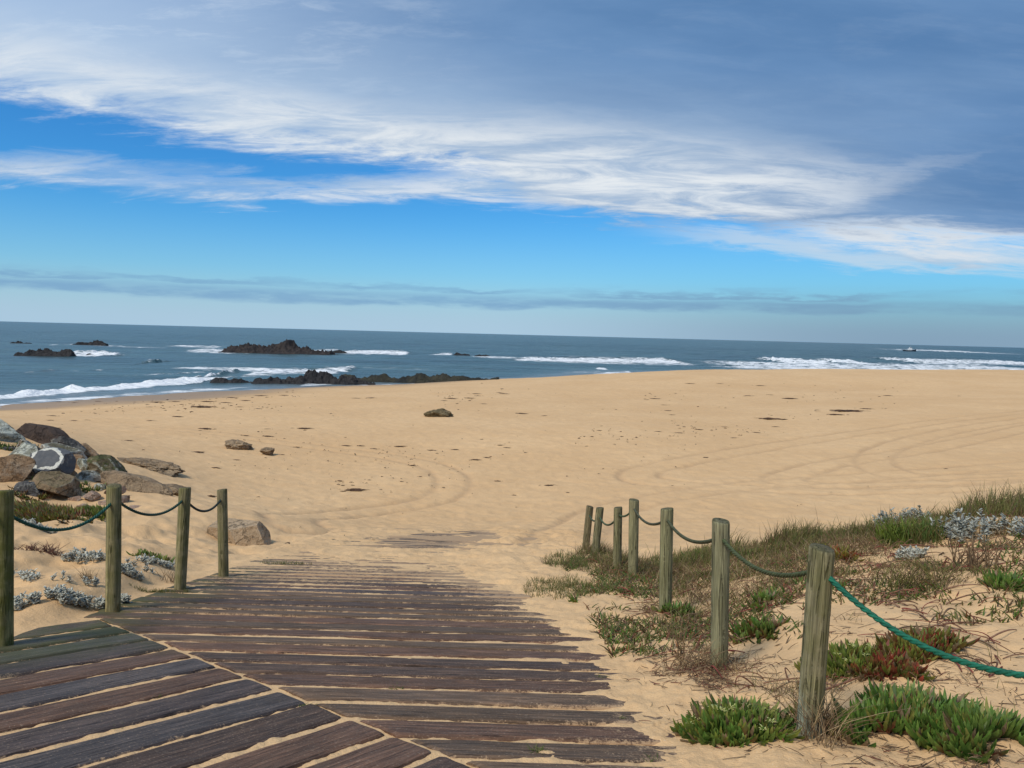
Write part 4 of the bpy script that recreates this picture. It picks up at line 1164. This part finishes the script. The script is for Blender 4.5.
ice_plant('yellow green clump with small pale flowers just right of the nearest post, under the rope', 862, 677, 70, .28, 150, 4, YGR, TY, .085, flowers=6)
ice_plant('olive and red clump in front of the red clump beneath the rope', 912, 682, 76, .20, 140, 5, YGR + RED, TR, .075)
ice_plant('deep red clump behind the near green rope', 940, 664, 100, .26, 200, 6, RED + [(.08, .06, .012)], TR + TY, .085)
ice_plant('small green clump with red shoots beside the sand covered edge of the ramp', 592, 606, 30, .30, 60, 7, GRN + [(.14, .02, .02)], TG, .09)
ice_plant('light green clump behind the third nearest post of the dune fence', 700, 566, 74, .9, 190, 8, YGR + GRN, TG + TY, .10)
ice_plant('green clump at the foot of the third nearest dune post', 682, 620, 34, .34, 60, 9, GRN, TG, .085)
ice_plant('sparse clump with upright green fingers between the two nearest dune posts', 770, 640, 46, .35, 60, 10, GRN + RED, TG, .085)
ice_plant('bright orange red and yellow clump above the nearest post top', 850, 563, 28, .35, 60, 11, [(.20, .05, .012), (.16, .12, .015)], [(.24, .07, .02), (.20, .17, .02)], .09)
ice_plant('dark green clump cut by the right edge of the photo', 1020, 592, 24, .25, 50, 12, GRN, TG, .09)
ice_plant('green clump with reddish runners left of the nearest post top', 780, 605, 40, .35, 60, 13, GRN + RED, TG, .08)
ice_plant('yellow green mat at the foot of the boulder pile behind the first rope', 50, 522, 86, 2.6, 620, 14, YGR + [(.15, .07, .02), (.06, .08, .02)], [(.20, .07, .02), (.14, .15, .02), (.11, .12, .03)], .13)
ice_plant('small yellow green clump behind the second landing post, by the rubble', 98, 520, 34, .9, 120, 17, YGR, TY, .11)
ice_plant('low bright green clump on the sand between the left posts', 140, 557, 34, .5, 110, 15, YGR, TY, .07)
ice_plant('dark green bushy clump over the brown boulder at the left edge', 4, 452, 40, .8, 120, 16, [(.035, .06, .012), (.06, .08, .015)], TG, .12)

ice_plant('short green cushion between the tan boulder and the speckled grey one', 78, 493, 26, .5, 70, 18, GRN + OLVC, TG, .10, 'plants growing among the boulders')
ice_plant('dark olive cushion in the gap above the brown boulder', 38, 482, 20, .5, 60, 19, OLVC, TG, .12, 'plants growing among the boulders')
ice_plant('reddish cushion under the low grey stone of the pile', 22, 500, 40, .7, 130, 20, OLVC + RED, TR + TG, .10, 'plants growing among the boulders')

def silver_plant(label, px, py, wpx, dpt, n, seed, hgt=.06, group='silvery leaved plants on the sand', line=None):
    rs = np.random.RandomState(seed)
    if line is None:
        p, w = patch(px, py, wpx)
        X, Y, q = ground_pts(n, p[0], p[1] + dpt / 2, w / 2, dpt / 2, rs, .6)
    else:
        dpt *= .8; hgt *= .85
        pts = np.array([hit(*l)[:2] for l in line]); p = np.array([*pts.mean(0), 0]); p[2] = gz(p[0], p[1])
        t = rs.uniform(0, len(pts) - 1.001, n); i = t.astype(int); f = (t - i)[:, None]
        xy = pts[i] * (1 - f) + pts[i + 1] * f + rs.normal(0, dpt / 2, (n, 2)) * [.6, 1]
        X, Y = xy.T
    keep = fbm2(X * 7, Y * 7, seed, 3) > (-.10 if line is None else -.22); X, Y = X[keep], Y[keep]; n = len(X)
    Z = H(X, Y); root = np.column_stack([X, Y, Z])
    o = thing('silver_plant', label, 'plant', p, group)
    B = Batch(); S2 = B
    hs = hgt * rs.uniform(.5, 1.2, n); lean = rs.normal(0, .25, (n, 2))
    top = root + np.column_stack([lean[:, 0] * hs, lean[:, 1] * hs, hs])
    S2.tubes(root - [0, 0, .02], (root + top) / 2, top, .004, 4, 3, [1, .7], col=(.16, .15, .11))
    for k in range(16):
        a = rs.uniform(0, 2 * math.pi, n); hh = rs.uniform(.05, 1.0, n)[:, None]
        b0 = root * (1 - hh) + top * hh; l = (.026 if hgt < .12 else .034) * rs.uniform(.6, 1.25, n)
        d = np.column_stack([np.cos(a), np.sin(a), rs.uniform(.2, 1.0, n)])
        tip = b0 + d * l[:, None]
        mid = b0 + d * l[:, None] * .5 + [0, 0, .006]
        c = np.array(((.44, .44, .37) if hgt < .12 else (.33, .34, .29))) * rs.uniform(.65, 1.35, (n, 1))
        B.tubes(b0, mid, tip, .0080 if hgt < .12 else .012, 4, 3, [.4, 1, .95, .25], flat=.45, col=c, coltip=c * 1.2)
    obj('foliage', B.mesh('foliage', p), o, M_LEAF)
    return o
silver_plant('nearest long strip of silvery leaves curving across the sand to the second post', 0, 0, 0, .08, 190, 1, .065, line=[(14, 608), (35, 604), (48, 599), (62, 604), (78, 605), (95, 609), (110, 610)])
silver_plant('broken strip of grey leaves with dry reddish stems in the middle of the left sand', 0, 0, 0, .09, 90, 2, .06, line=[(16, 577), (32, 580), (44, 582), (62, 582), (88, 586), (100, 590)])
silver_plant('silvery patch left of the second post, farther from the landing', 0, 0, 0, .16, 110, 3, .075, line=[(66, 560), (78, 558), (92, 559), (106, 561)])
silver_plant('silvery patch right of the second post', 0, 0, 0, .16, 120, 4, .07, line=[(119, 572), (128, 574), (140, 576), (146, 575)])
silver_plant('thin silvery line of leaves near the third post', 0, 0, 0, .12, 50, 5, .05, line=[(136, 566), (150, 563), (172, 566)])
silver_plant('silvery tuft against the foot of the second post', 120, 606, 20, .15, 30, 6, .06)
silver_plant('large silver white leaved bush on the dune at the right edge', 1012, 541, 84, .7, 150, 7, .15)
silver_plant('silver leaves showing over the crest of the dune grass', 915, 524, 54, .5, 60, 8, .17)
silver_plant('small blue green rosette plant in the open dune sand', 918, 560, 26, .25, 40, 9, .07)
silver_plant('grey green leaves under the yellow green mat by the first post', 28, 527, 44, .5, 60, 10, .06)

# individual tufts
def tuft(label, px, py, w, d, n, hgt, seed, cols, name='grass_tuft', group='grass tufts on the dune', rad=.0022, lean=.35, cat='grass', mat=None):
    rs = np.random.RandomState(seed); p, ww = patch(px, py, w)
    X, Y, q = ground_pts(n, p[0], p[1] + d / 2, ww / 2, d / 2, rs, .7)
    root = np.column_stack([X, Y, H(X, Y) - .01]); h = hgt * rs.uniform(.4, 1.15, n)
    dr = rs.normal(0, lean, (n, 2))
    tip = root + np.column_stack([dr * h[:, None], h]); mid = root + np.column_stack([dr * h[:, None] * .25, h * .6])
    c = np.asarray(cols)[rs.randint(len(cols), size=n)] * rs.uniform(.7, 1.3, (n, 1))
    B = Batch(); B.tubes(root, mid, tip, rad, 3, 4, [1, .9, .7, .15], col=c, coltip=c * 1.2)
    o = obj(name, B.mesh(name, p), mat=mat or M_LEAF); o.location = p
    return tag(o, label, cat, group)
STRAW = [(.28, .20, .10), (.34, .25, .14), (.20, .14, .08)]; OLV = [(.120, .115, .030), (.150, .130, .045), (.095, .100, .024)]; BRN = [(.15, .095, .05), (.18, .12, .065), (.10, .065, .038)]
GT = [(.055, .11, .02), (.075, .13, .025), (.09, .12, .03)]
tuft('dry straw coloured tuft at the right foot of the nearest post', 832, 752, 50, .30, 170, .20, 1, STRAW + BRN, 'dry_grass_tuft', 'dry tufts by the posts', .0016, .6, mat=M_DRY)
tuft('dry brown twigs at the foot of the second nearest dune post', 715, 678, 90, .35, 120, .16, 2, STRAW + BRN, 'dry_grass_tuft', 'dry tufts by the posts', .0018, .55, mat=M_DRY)
tuft('tall dry twig standing alone left of the second nearest dune post', 682, 662, 10, .08, 9, .30, 3, BRN, 'dry_twig', None, .0030, .22, 'twig', M_DRY)
tuft('upright brown twiggy shrub in the open sand near the right edge', 990, 572, 44, .35, 70, .25, 4, BRN, 'twiggy_shrub', 'twiggy shrubs on the dune', .0038, .35, 'shrub', M_DRY)
tuft('sprawling grey brown twiggy shrub left of the upright twiggy one', 930, 596, 84, .5, 170, .18, 5, BRN + OLV, 'twiggy_shrub', 'twiggy shrubs on the dune', .0024, .7, 'shrub', M_DRY)
tuft('bright green upright bush in the dune crest grass', 934, 545, 40, .45, 320, .20, 6, GT + OLV, 'green_bush', None, .0040, .25, 'plant')
tuft('yellow green leafy bush left of the bright green bush', 905, 547, 26, .4, 200, .22, 7, [(.12, .16, .02), (.09, .13, .02)], 'green_bush', None, .0055, .4, 'plant')
tuft('patch of short green grass on the seaward side of the leaning posts', 582, 572, 76, 1.4, 1300, .09, 8, OLV + GT + BRN)
tuft('low green grass patch on the small mound beside the buried ramp', 572, 600, 96, 1.3, 1500, .06, 9, OLV + OLV + GT + STRAW)
tuft('dark grass round the feet of the leaning posts', 598, 556, 44, .5, 380, .16, 10, OLV + BRN)
tuft('thin dry stems left of the third post of the landing fence', 166, 584, 22, .2, 30, .14, 11, BRN, 'dry_grass_tuft', 'dry tufts in the left sand', .002, .5, mat=M_DRY)
tuft('small brown dry tuft between the strips of silvery leaves', 84, 582, 14, .12, 40, .12, 12, BRN + STRAW, 'dry_grass_tuft', 'dry tufts in the left sand', .002, .4, mat=M_DRY)
tuft('reddish dry stems spread across the farthest strip of the left sand', 36, 552, 70, .22, 120, .07, 13, [(.13, .06, .04), (.10, .05, .035)], 'dry_grass_tuft', 'dry tufts in the left sand', .004, 1.1, mat=M_DRY)
tuft('green edge of grass where the ramp meets the boulder sand', 285, 566, 56, .12, 160, .05, 14, GT + OLV)
tuft('mossy green strip along the ramp edge between the second and third posts', 158, 594, 66, .10, 300, .04, 15, [(.10, .10, .02), (.08, .09, .02)])
GM = 'moss tufts between the planks'
for i, (px, py) in enumerate([(188, 650), (150, 700), (110, 730), (265, 704), (304, 709), (204, 696), (472, 749), (538, 754), (652, 764), (604, 762), (620, 722), (396, 690), (60, 735), (250, 660), (600, 680), (330, 655)]):
    tuft('tiny green moss tuft in a sandy gap between the planks', px, py, 14 + (i * 7) % 12, .05, 90, .018, 40 + i, [(.09, .12, .02), (.06, .09, .015), (.12, .13, .03)], 'moss_tuft', GM, .0018, .9, 'moss')

# ground cover that nobody could count
def dune_xy(n, rs, xr=(0.2, 8.5), yr=(2.4, 10.2)):
    return rs.uniform(*xr, n), rs.uniform(*yr, n)
rs = np.random.RandomState(77)
def scatter_blades(name, X, Y, hgt, rad, cols, lean, rs, mat, kind='stuff', seg=4, flop=0.0):
    n = len(X); root = np.column_stack([X, Y, H(X, Y) - .01]); h = hgt * rs.uniform(.45, 1.2, n)
    dr = rs.normal(0, lean, (n, 2)) + np.array([.12, .0])
    tip = root + np.column_stack([dr * h[:, None], h * (1 - flop)]); mid = root + np.column_stack([dr * h[:, None] * .3, h * .62])
    c = np.asarray(cols)[rs.randint(len(cols), size=n)] * rs.uniform(.65, 1.35, (n, 1))
    B = Batch(); B.tubes(root, mid, tip, rad, 3, seg, [1, .9, .7, .15], col=c, coltip=c * 1.25)
    o = obj(name, B.mesh(name), mat=mat); return tag(o, kind=kind)
# crest grass follows the far lip of the dune
n = 26000
X = rs.uniform(1.0, 8.6, n); crest = np.interp(X, [1.0, 1.8, 3, 5, 8.6], [8.6, 8.7, 8.7, 8.2, 8.0])
Y = crest + rs.normal(-.15, .42, n)
dens = fbm2(X * 1.4, Y * 1.4, 19, 3)
k = (dens + .30 > rs.uniform(-.2, .45, n)); X, Y = X[k], Y[k]
far_h = .15 * (1 + .45 * sstep(X, 3, 5.5)) * (.35 + 1.5 * (fbm2(X * 2.2, Y * 2.2, 29, 3) + .42)) * rs.uniform(.6, 1.25, len(X))
o = scatter_blades('dune_grass', X, Y, far_h, .0030, OLV + OLV + BRN + GT[:1], .30, rs, M_LEAF)
o['label'] = 'brown green marram grass along the crest of the dune'
# dry, thin stems over the sand of the dune
n = 60000; X, Y = dune_xy(n, rs, (1.0, 8.5), (2.3, 9.0))
pn = fbm2(X * 1.7, Y * 1.7, 55, 4); k = pn + .16 * sstep(Y, 4.2, 6.5) + .04 - .2 * sstep(X - Y * .45, .9, 1.8) * (Y < 6.5) > rs.uniform(-.02, .36, n)
X, Y = X[k], Y[k]
o = scatter_blades('dry_stems', X, Y, .075 + .03 * sstep(Y, 4, 8), .0015 + .0010 * sstep(Y, 4, 8), STRAW + BRN + BRN + OLV, .75, rs, M_DRY)
o['label'] = 'thin dry stems and dead grass over the dune sand'
# trailing runners and small leafy shoots in the mid dune
n = 3000; X, Y = dune_xy(n, rs, (1.0, 8.0), (3.4, 8.4))
k = fbm2(X * 1.2, Y * 1.2, 66, 3) + .12 * sstep(Y, 4.5, 7) > rs.uniform(-.08, .25, n); X, Y = X[k], Y[k]; n = len(X)
a = rs.uniform(0, 6.28, n); L = rs.uniform(.08, .32, n); X2, Y2 = X + np.cos(a) * L, Y + np.sin(a) * L * .8
P0 = np.column_stack([X, Y, H(X, Y) + .006]); P2 = np.column_stack([X2, Y2, H(X2, Y2) + .006]); Pm = (P0 + P2) / 2 + np.column_stack([rs.normal(0, .04, (n, 2)), np.abs(rs.normal(0, .035, n)) + .01])
B = Batch(); c = np.array([(.17, .08, .05), (.20, .11, .07), (.14, .09, .055), (.19, .05, .04)])[rs.randint(4, size=n)] * rs.uniform(.7, 1.3, (n, 1))
B.tubes(P0, Pm, P2, rs.uniform(.0025, .0055, n), 4, 6, [1, 1, .6], col=c)
o = tag(obj('trailing_runners', B.mesh('trailing_runners'), mat=M_DRY), 'reddish brown runner stems trailing over the dune sand', kind='stuff')
n = 60000; X, Y = dune_xy(n, rs, (.6, 8.4), (4.2, 8.9))
k = fbm2(X * 2.0, Y * 2.0, 88, 4) - .10 * sstep(X - Y * .45, 1.2, 2.2) + .10 * sstep(Y, 5, 7) > rs.uniform(-.08, .40, n); X, Y = X[k], Y[k]
o = scatter_blades('ground_cover', X, Y, .055, .0050, GRN + YGR + OLV + OLV + OLV + BRN + [(.16, .045, .025), (.20, .08, .03)], .8, rs, M_LEAF)
o['label'] = 'low succulent ground cover scattered between the dune posts'
# leaf litter and dead stems round the near posts and the ice plant mats
n = 5200; cs = np.array([(1.24, 2.95, .34), (1.0, 3.15, .40), (1.55, 2.75, .42), (1.85, 2.70, .40), (1.12, 3.9, .38), (1.9, 3.6, .55), (.95, 3.7, .28)])
i = rs.randint(len(cs), size=n); q = rs.normal(0, .45, (n, 2)) * cs[i, 2:3]; X, Y = cs[i, 0] + q[:, 0], cs[i, 1] + q[:, 1]
k = fbm2(X * 5, Y * 5, 41, 3) > rs.uniform(-.3, .4, n); X, Y = X[k], Y[k]; n = len(X)
a = rs.uniform(0, 6.28, n); L = rs.uniform(.01, .075, n); P0 = np.column_stack([X, Y, H(X, Y) + .002]); X2, Y2 = X + np.cos(a) * L, Y + np.sin(a) * L
P2 = np.column_stack([X2, Y2, H(X2, Y2) + .003 + rs.uniform(0, .02, n)]); B = Batch()
B.tubes(P0, (P0 + P2) / 2 + rs.normal(0, .007, (n, 3)) * [1, 1, .5] + [0, 0, .004], P2, rs.uniform(.0009, .0028, n), 4, 3, [.6, 1, .4], col=np.array([(.20, .13, .07), (.12, .075, .045), (.27, .19, .11), (.16, .06, .04)])[rs.randint(4, size=n)])
tag(obj('leaf_litter', B.mesh('leaf_litter'), mat=M_DRY), 'brown dead leaves and stem scraps littering the near dune sand', kind='stuff')
# twigs on the bottom right sand
n = 420; X = rs.uniform(.75, 2.6, n); Y = rs.uniform(2.3, 4.6, n)
a = rs.uniform(0, 6.28, n); L = rs.uniform(.02, .13, n); P0 = np.column_stack([X, Y, H(X, Y) + .003]); X2, Y2 = X + np.cos(a) * L, Y + np.sin(a) * L
P2 = np.column_stack([X2, Y2, H(X2, Y2) + .004]); B = Batch()
B.tubes(P0, (P0 + P2) / 2 + rs.normal(0, .008, (n, 3)) * [1, 1, .4], P2, .0017, 4, 4, [1, .6], col=np.array([(.16, .11, .07), (.09, .06, .04), (.22, .16, .10)])[rs.randint(3, size=n)])
tag(obj('twig_litter', B.mesh('twig_litter'), mat=M_DRY), 'dry twigs strewn over the near sand', kind='stuff')

# ------------------------------------------------------------------ seaweed on the beach
def weed_mesh(seed):
    rs = np.random.RandomState(900 + seed); B = Batch(); n = 34
    c = rs.normal(0, 1, (n, 2)) * [.22, .17]
    a = rs.normal(0, .5, n); L = rs.uniform(.25, .6, n)
    d = np.column_stack([np.cos(a), np.sin(a)]) * L[:, None]
    P0 = np.column_stack([c - d / 2, rs.uniform(.0, .03, n)]); P2 = np.column_stack([c + d / 2, rs.uniform(.0, .03, n)])
    Pm = (P0 + P2) / 2 + np.column_stack([rs.normal(0, .06, (n, 2)), rs.uniform(.02, .10, n)])
    col = np.array([(.045, .026, .016), (.07, .038, .022), (.10, .055, .03)])[rs.randint(3, size=n)]
    B.tubes(P0, Pm, P2, rs.uniform(.02, .05, n), 5, 5, [.3, 1, 1, .3], flat=.6, col=col)
    return B.mesh('seaweed')
WEEDS = [weed_mesh(i) for i in range(6)]
def weed(px, py, wpx, label, hs=1.0, group='seaweed scraps on the beach', i=0, deep=.8):
    p = hit(px, py, 9); w = wpx * p[1] / FPX
    o = obj('seaweed', WEEDS[i % 6], mat=M_WEED); o.location = p
    o.scale = (w / 1.25, w / 1.25 * deep, max(.5, min(w / 1.2, 1.6)) * .7 * hs); o.rotation_euler = (0, 0, (i * .37) % .5 - .25)
    return tag(o, label, 'seaweed', group)
weed(848, 411.5, 42, 'widest dark seaweed bed, on the sand at the right', .8, None, 1)
weed(772, 419.5, 30, 'dark seaweed line left of the widest bed', .8, None, 2)
weed(790, 399, 18, 'seaweed clump above the dark seaweed line at the right', .9, None, 3)
weed(356, 490.5, 26, 'brown seaweed streak nearest the buried end of the ramp', .8, None, 4)
weed(204, 407.5, 27, 'long brown seaweed strip near the waterline at the left', .7, None, 5)
weed(206, 429, 17, 'dark seaweed lump above the cracked brown rock', 1.2, None, 0)
weed(304, 429, 16, 'lone dark seaweed lump right of the cracked brown rock', 1.0, None, 1)
weed(211, 497, 12, 'dark stick like seaweed seen beside the third post top', 1.2, None, 2)
weed(197, 453, 20, 'brown seaweed smear left of the cracked brown rock', .8, None, 3)
scr = [(60, 402, 8), (75, 403, 8), (98, 401.5, 8), (50, 420.5, 10), (74, 421, 8), (86, 420, 10), (52, 416, 12), (128, 441, 10), (151, 421, 10), (157, 402.5, 16), (176, 402, 12), (178, 417, 14), (150, 407, 8), (207, 402, 15), (226, 403, 14), (246, 401, 14),
       (240, 407, 8), (258, 409, 9), (268, 429, 8), (232, 398, 14), (262, 396, 16), (284, 395.5, 12), (246, 436, 8), (268, 437, 14), (297, 447, 8), (236, 460, 8), (216, 468, 12), (282, 455, 7), (346, 446, 12), (361, 446, 9), (374, 449, 9), (400, 447, 14), (356, 398.5, 10), (372, 398, 14),
       (340, 481, 8), (343, 486, 4), (413, 466, 8), (420, 477, 4), (432, 451, 12), (455, 450, 10), (476, 460, 12), (487, 458, 9), (498, 481, 8), (550, 486, 14), (514, 495, 5), (444, 401, 9), (452, 399, 14), (470, 398.5, 12), (478, 396, 8), (476, 394, 10), (504, 394, 12), (500, 393, 9), (484, 404, 8),
       (522, 414, 14), (545, 416, 8), (500, 446, 7), (507, 448, 8), (602, 426, 5), (600, 431, 5), (656, 399, 12), (664, 405, 9), (668, 411, 9), (672, 415, 7), (658, 432, 9), (680, 433, 14), (700, 430, 8), (734, 438, 9), (724, 427, 8), (756, 433, 9), (776, 427, 10), (750, 396, 14), (770, 395, 8),
       (836, 415, 20), (866, 409, 14), (862, 402, 7), (888, 396, 12), (960, 396, 5), (706, 458, 6), (946, 469, 6), (760, 386, 10), (690, 384, 10), (720, 384, 9)]
for i, (px, py, w) in enumerate(scr):
    weed(px, py, w, 'small dark scrap of dried seaweed lying flat on the beach sand', .7, 'scattered seaweed scraps', i, .7)
# specks of weed along the wrack lines
rs = np.random.RandomState(5); P0s = []
lines = [([(20, 405), (110, 398), (200, 397), (300, 393)], 260, 4), ([(30, 420), (120, 410), (220, 404), (330, 402)], 260, 5), ([(160, 455), (250, 458), (330, 447), (430, 450), (520, 448), (620, 438), (700, 431)], 420, 5),
         ([(420, 400), (500, 395), (540, 398)], 120, 4), ([(590, 425), (680, 432), (780, 425), (850, 410)], 160, 6), ([(330, 480), (420, 470), (560, 485)], 90, 9), ([(180, 440), (320, 440)], 90, 14), ([(10, 470), (600, 470)], 0, 0), ([(200, 500), (900, 455)], 150, 26), ([(60, 410), (900, 405)], 200, 20), ([(640, 395), (900, 392)], 120, 6)]
for pts, n, sp in lines:
    xs = np.array([p[0] for p in pts], float); ys = np.array([p[1] for p in pts], float)
    for _ in range(n):
        x = rs.uniform(xs[0], xs[-1]); y = np.interp(x, xs, ys) + rs.normal(0, sp)
        a, b = ray(x, y); Y = 1.5
        P0s.append((x, y))
def hits(pp):
    pp = np.array(pp); n = len(pp); ab = np.array([ray(*p) for p in pp])
    Y = np.exp(np.linspace(math.log(9), math.log(120), 260))
    Xg = ab[:, :1] * Y[None]; D2 = EYE + ab[:, 1:] * Y[None] - H(Xg, np.broadcast_to(Y, Xg.shape), False)
    i = np.argmax(D2 < 0, 1); ok = D2[np.arange(n), i] < 0
    yy = Y[i][ok]; xx = ab[ok, 0] * yy
    return xx, yy
X, Y = hits(P0s); n = len(X); Z = H(X, Y)
k = (Z > .35) & (fbm2(X * .3, Y * .25, 77, 3) > rs.uniform(-.16, .3, n)); X, Y, Z = X[k], Y[k], Z[k]; n = len(X)
a = rs.uniform(0, 6.28, n); L = rs.uniform(.04, .13, n) ** 1.0 * rs.uniform(.5, 1.4, n) * np.clip(Y / 28, .6, 2.0)
d = np.column_stack([np.cos(a) * L, np.sin(a) * L * .7, np.zeros(n)]); c0 = np.column_stack([X, Y, Z + .005])
B = Batch(); B.tubes(c0 - d / 2, c0 + np.column_stack([rs.normal(0, .03, (n, 2)), rs.uniform(.01, .05, n)]), c0 + d / 2, np.clip(L * .16, .008, .05), 4, 4, [.4, 1, .4], flat=.6, col=np.array([(.05, .03, .018), (.09, .05, .03), (.14, .09, .05)])[rs.randint(3, size=n)])
tag(obj('seaweed_debris', B.mesh('seaweed_debris'), mat=M_WEED), 'fine dark flecks of seaweed along the wrack lines', kind='stuff')

# ------------------------------------------------------------------ authoring units to metres
MS = Matrix.Scale(S, 4)
for me in bpy.data.meshes: me.transform(MS)
for o in SC.objects:
    if o.type in ('MESH', 'EMPTY'): o.location = o.location * S
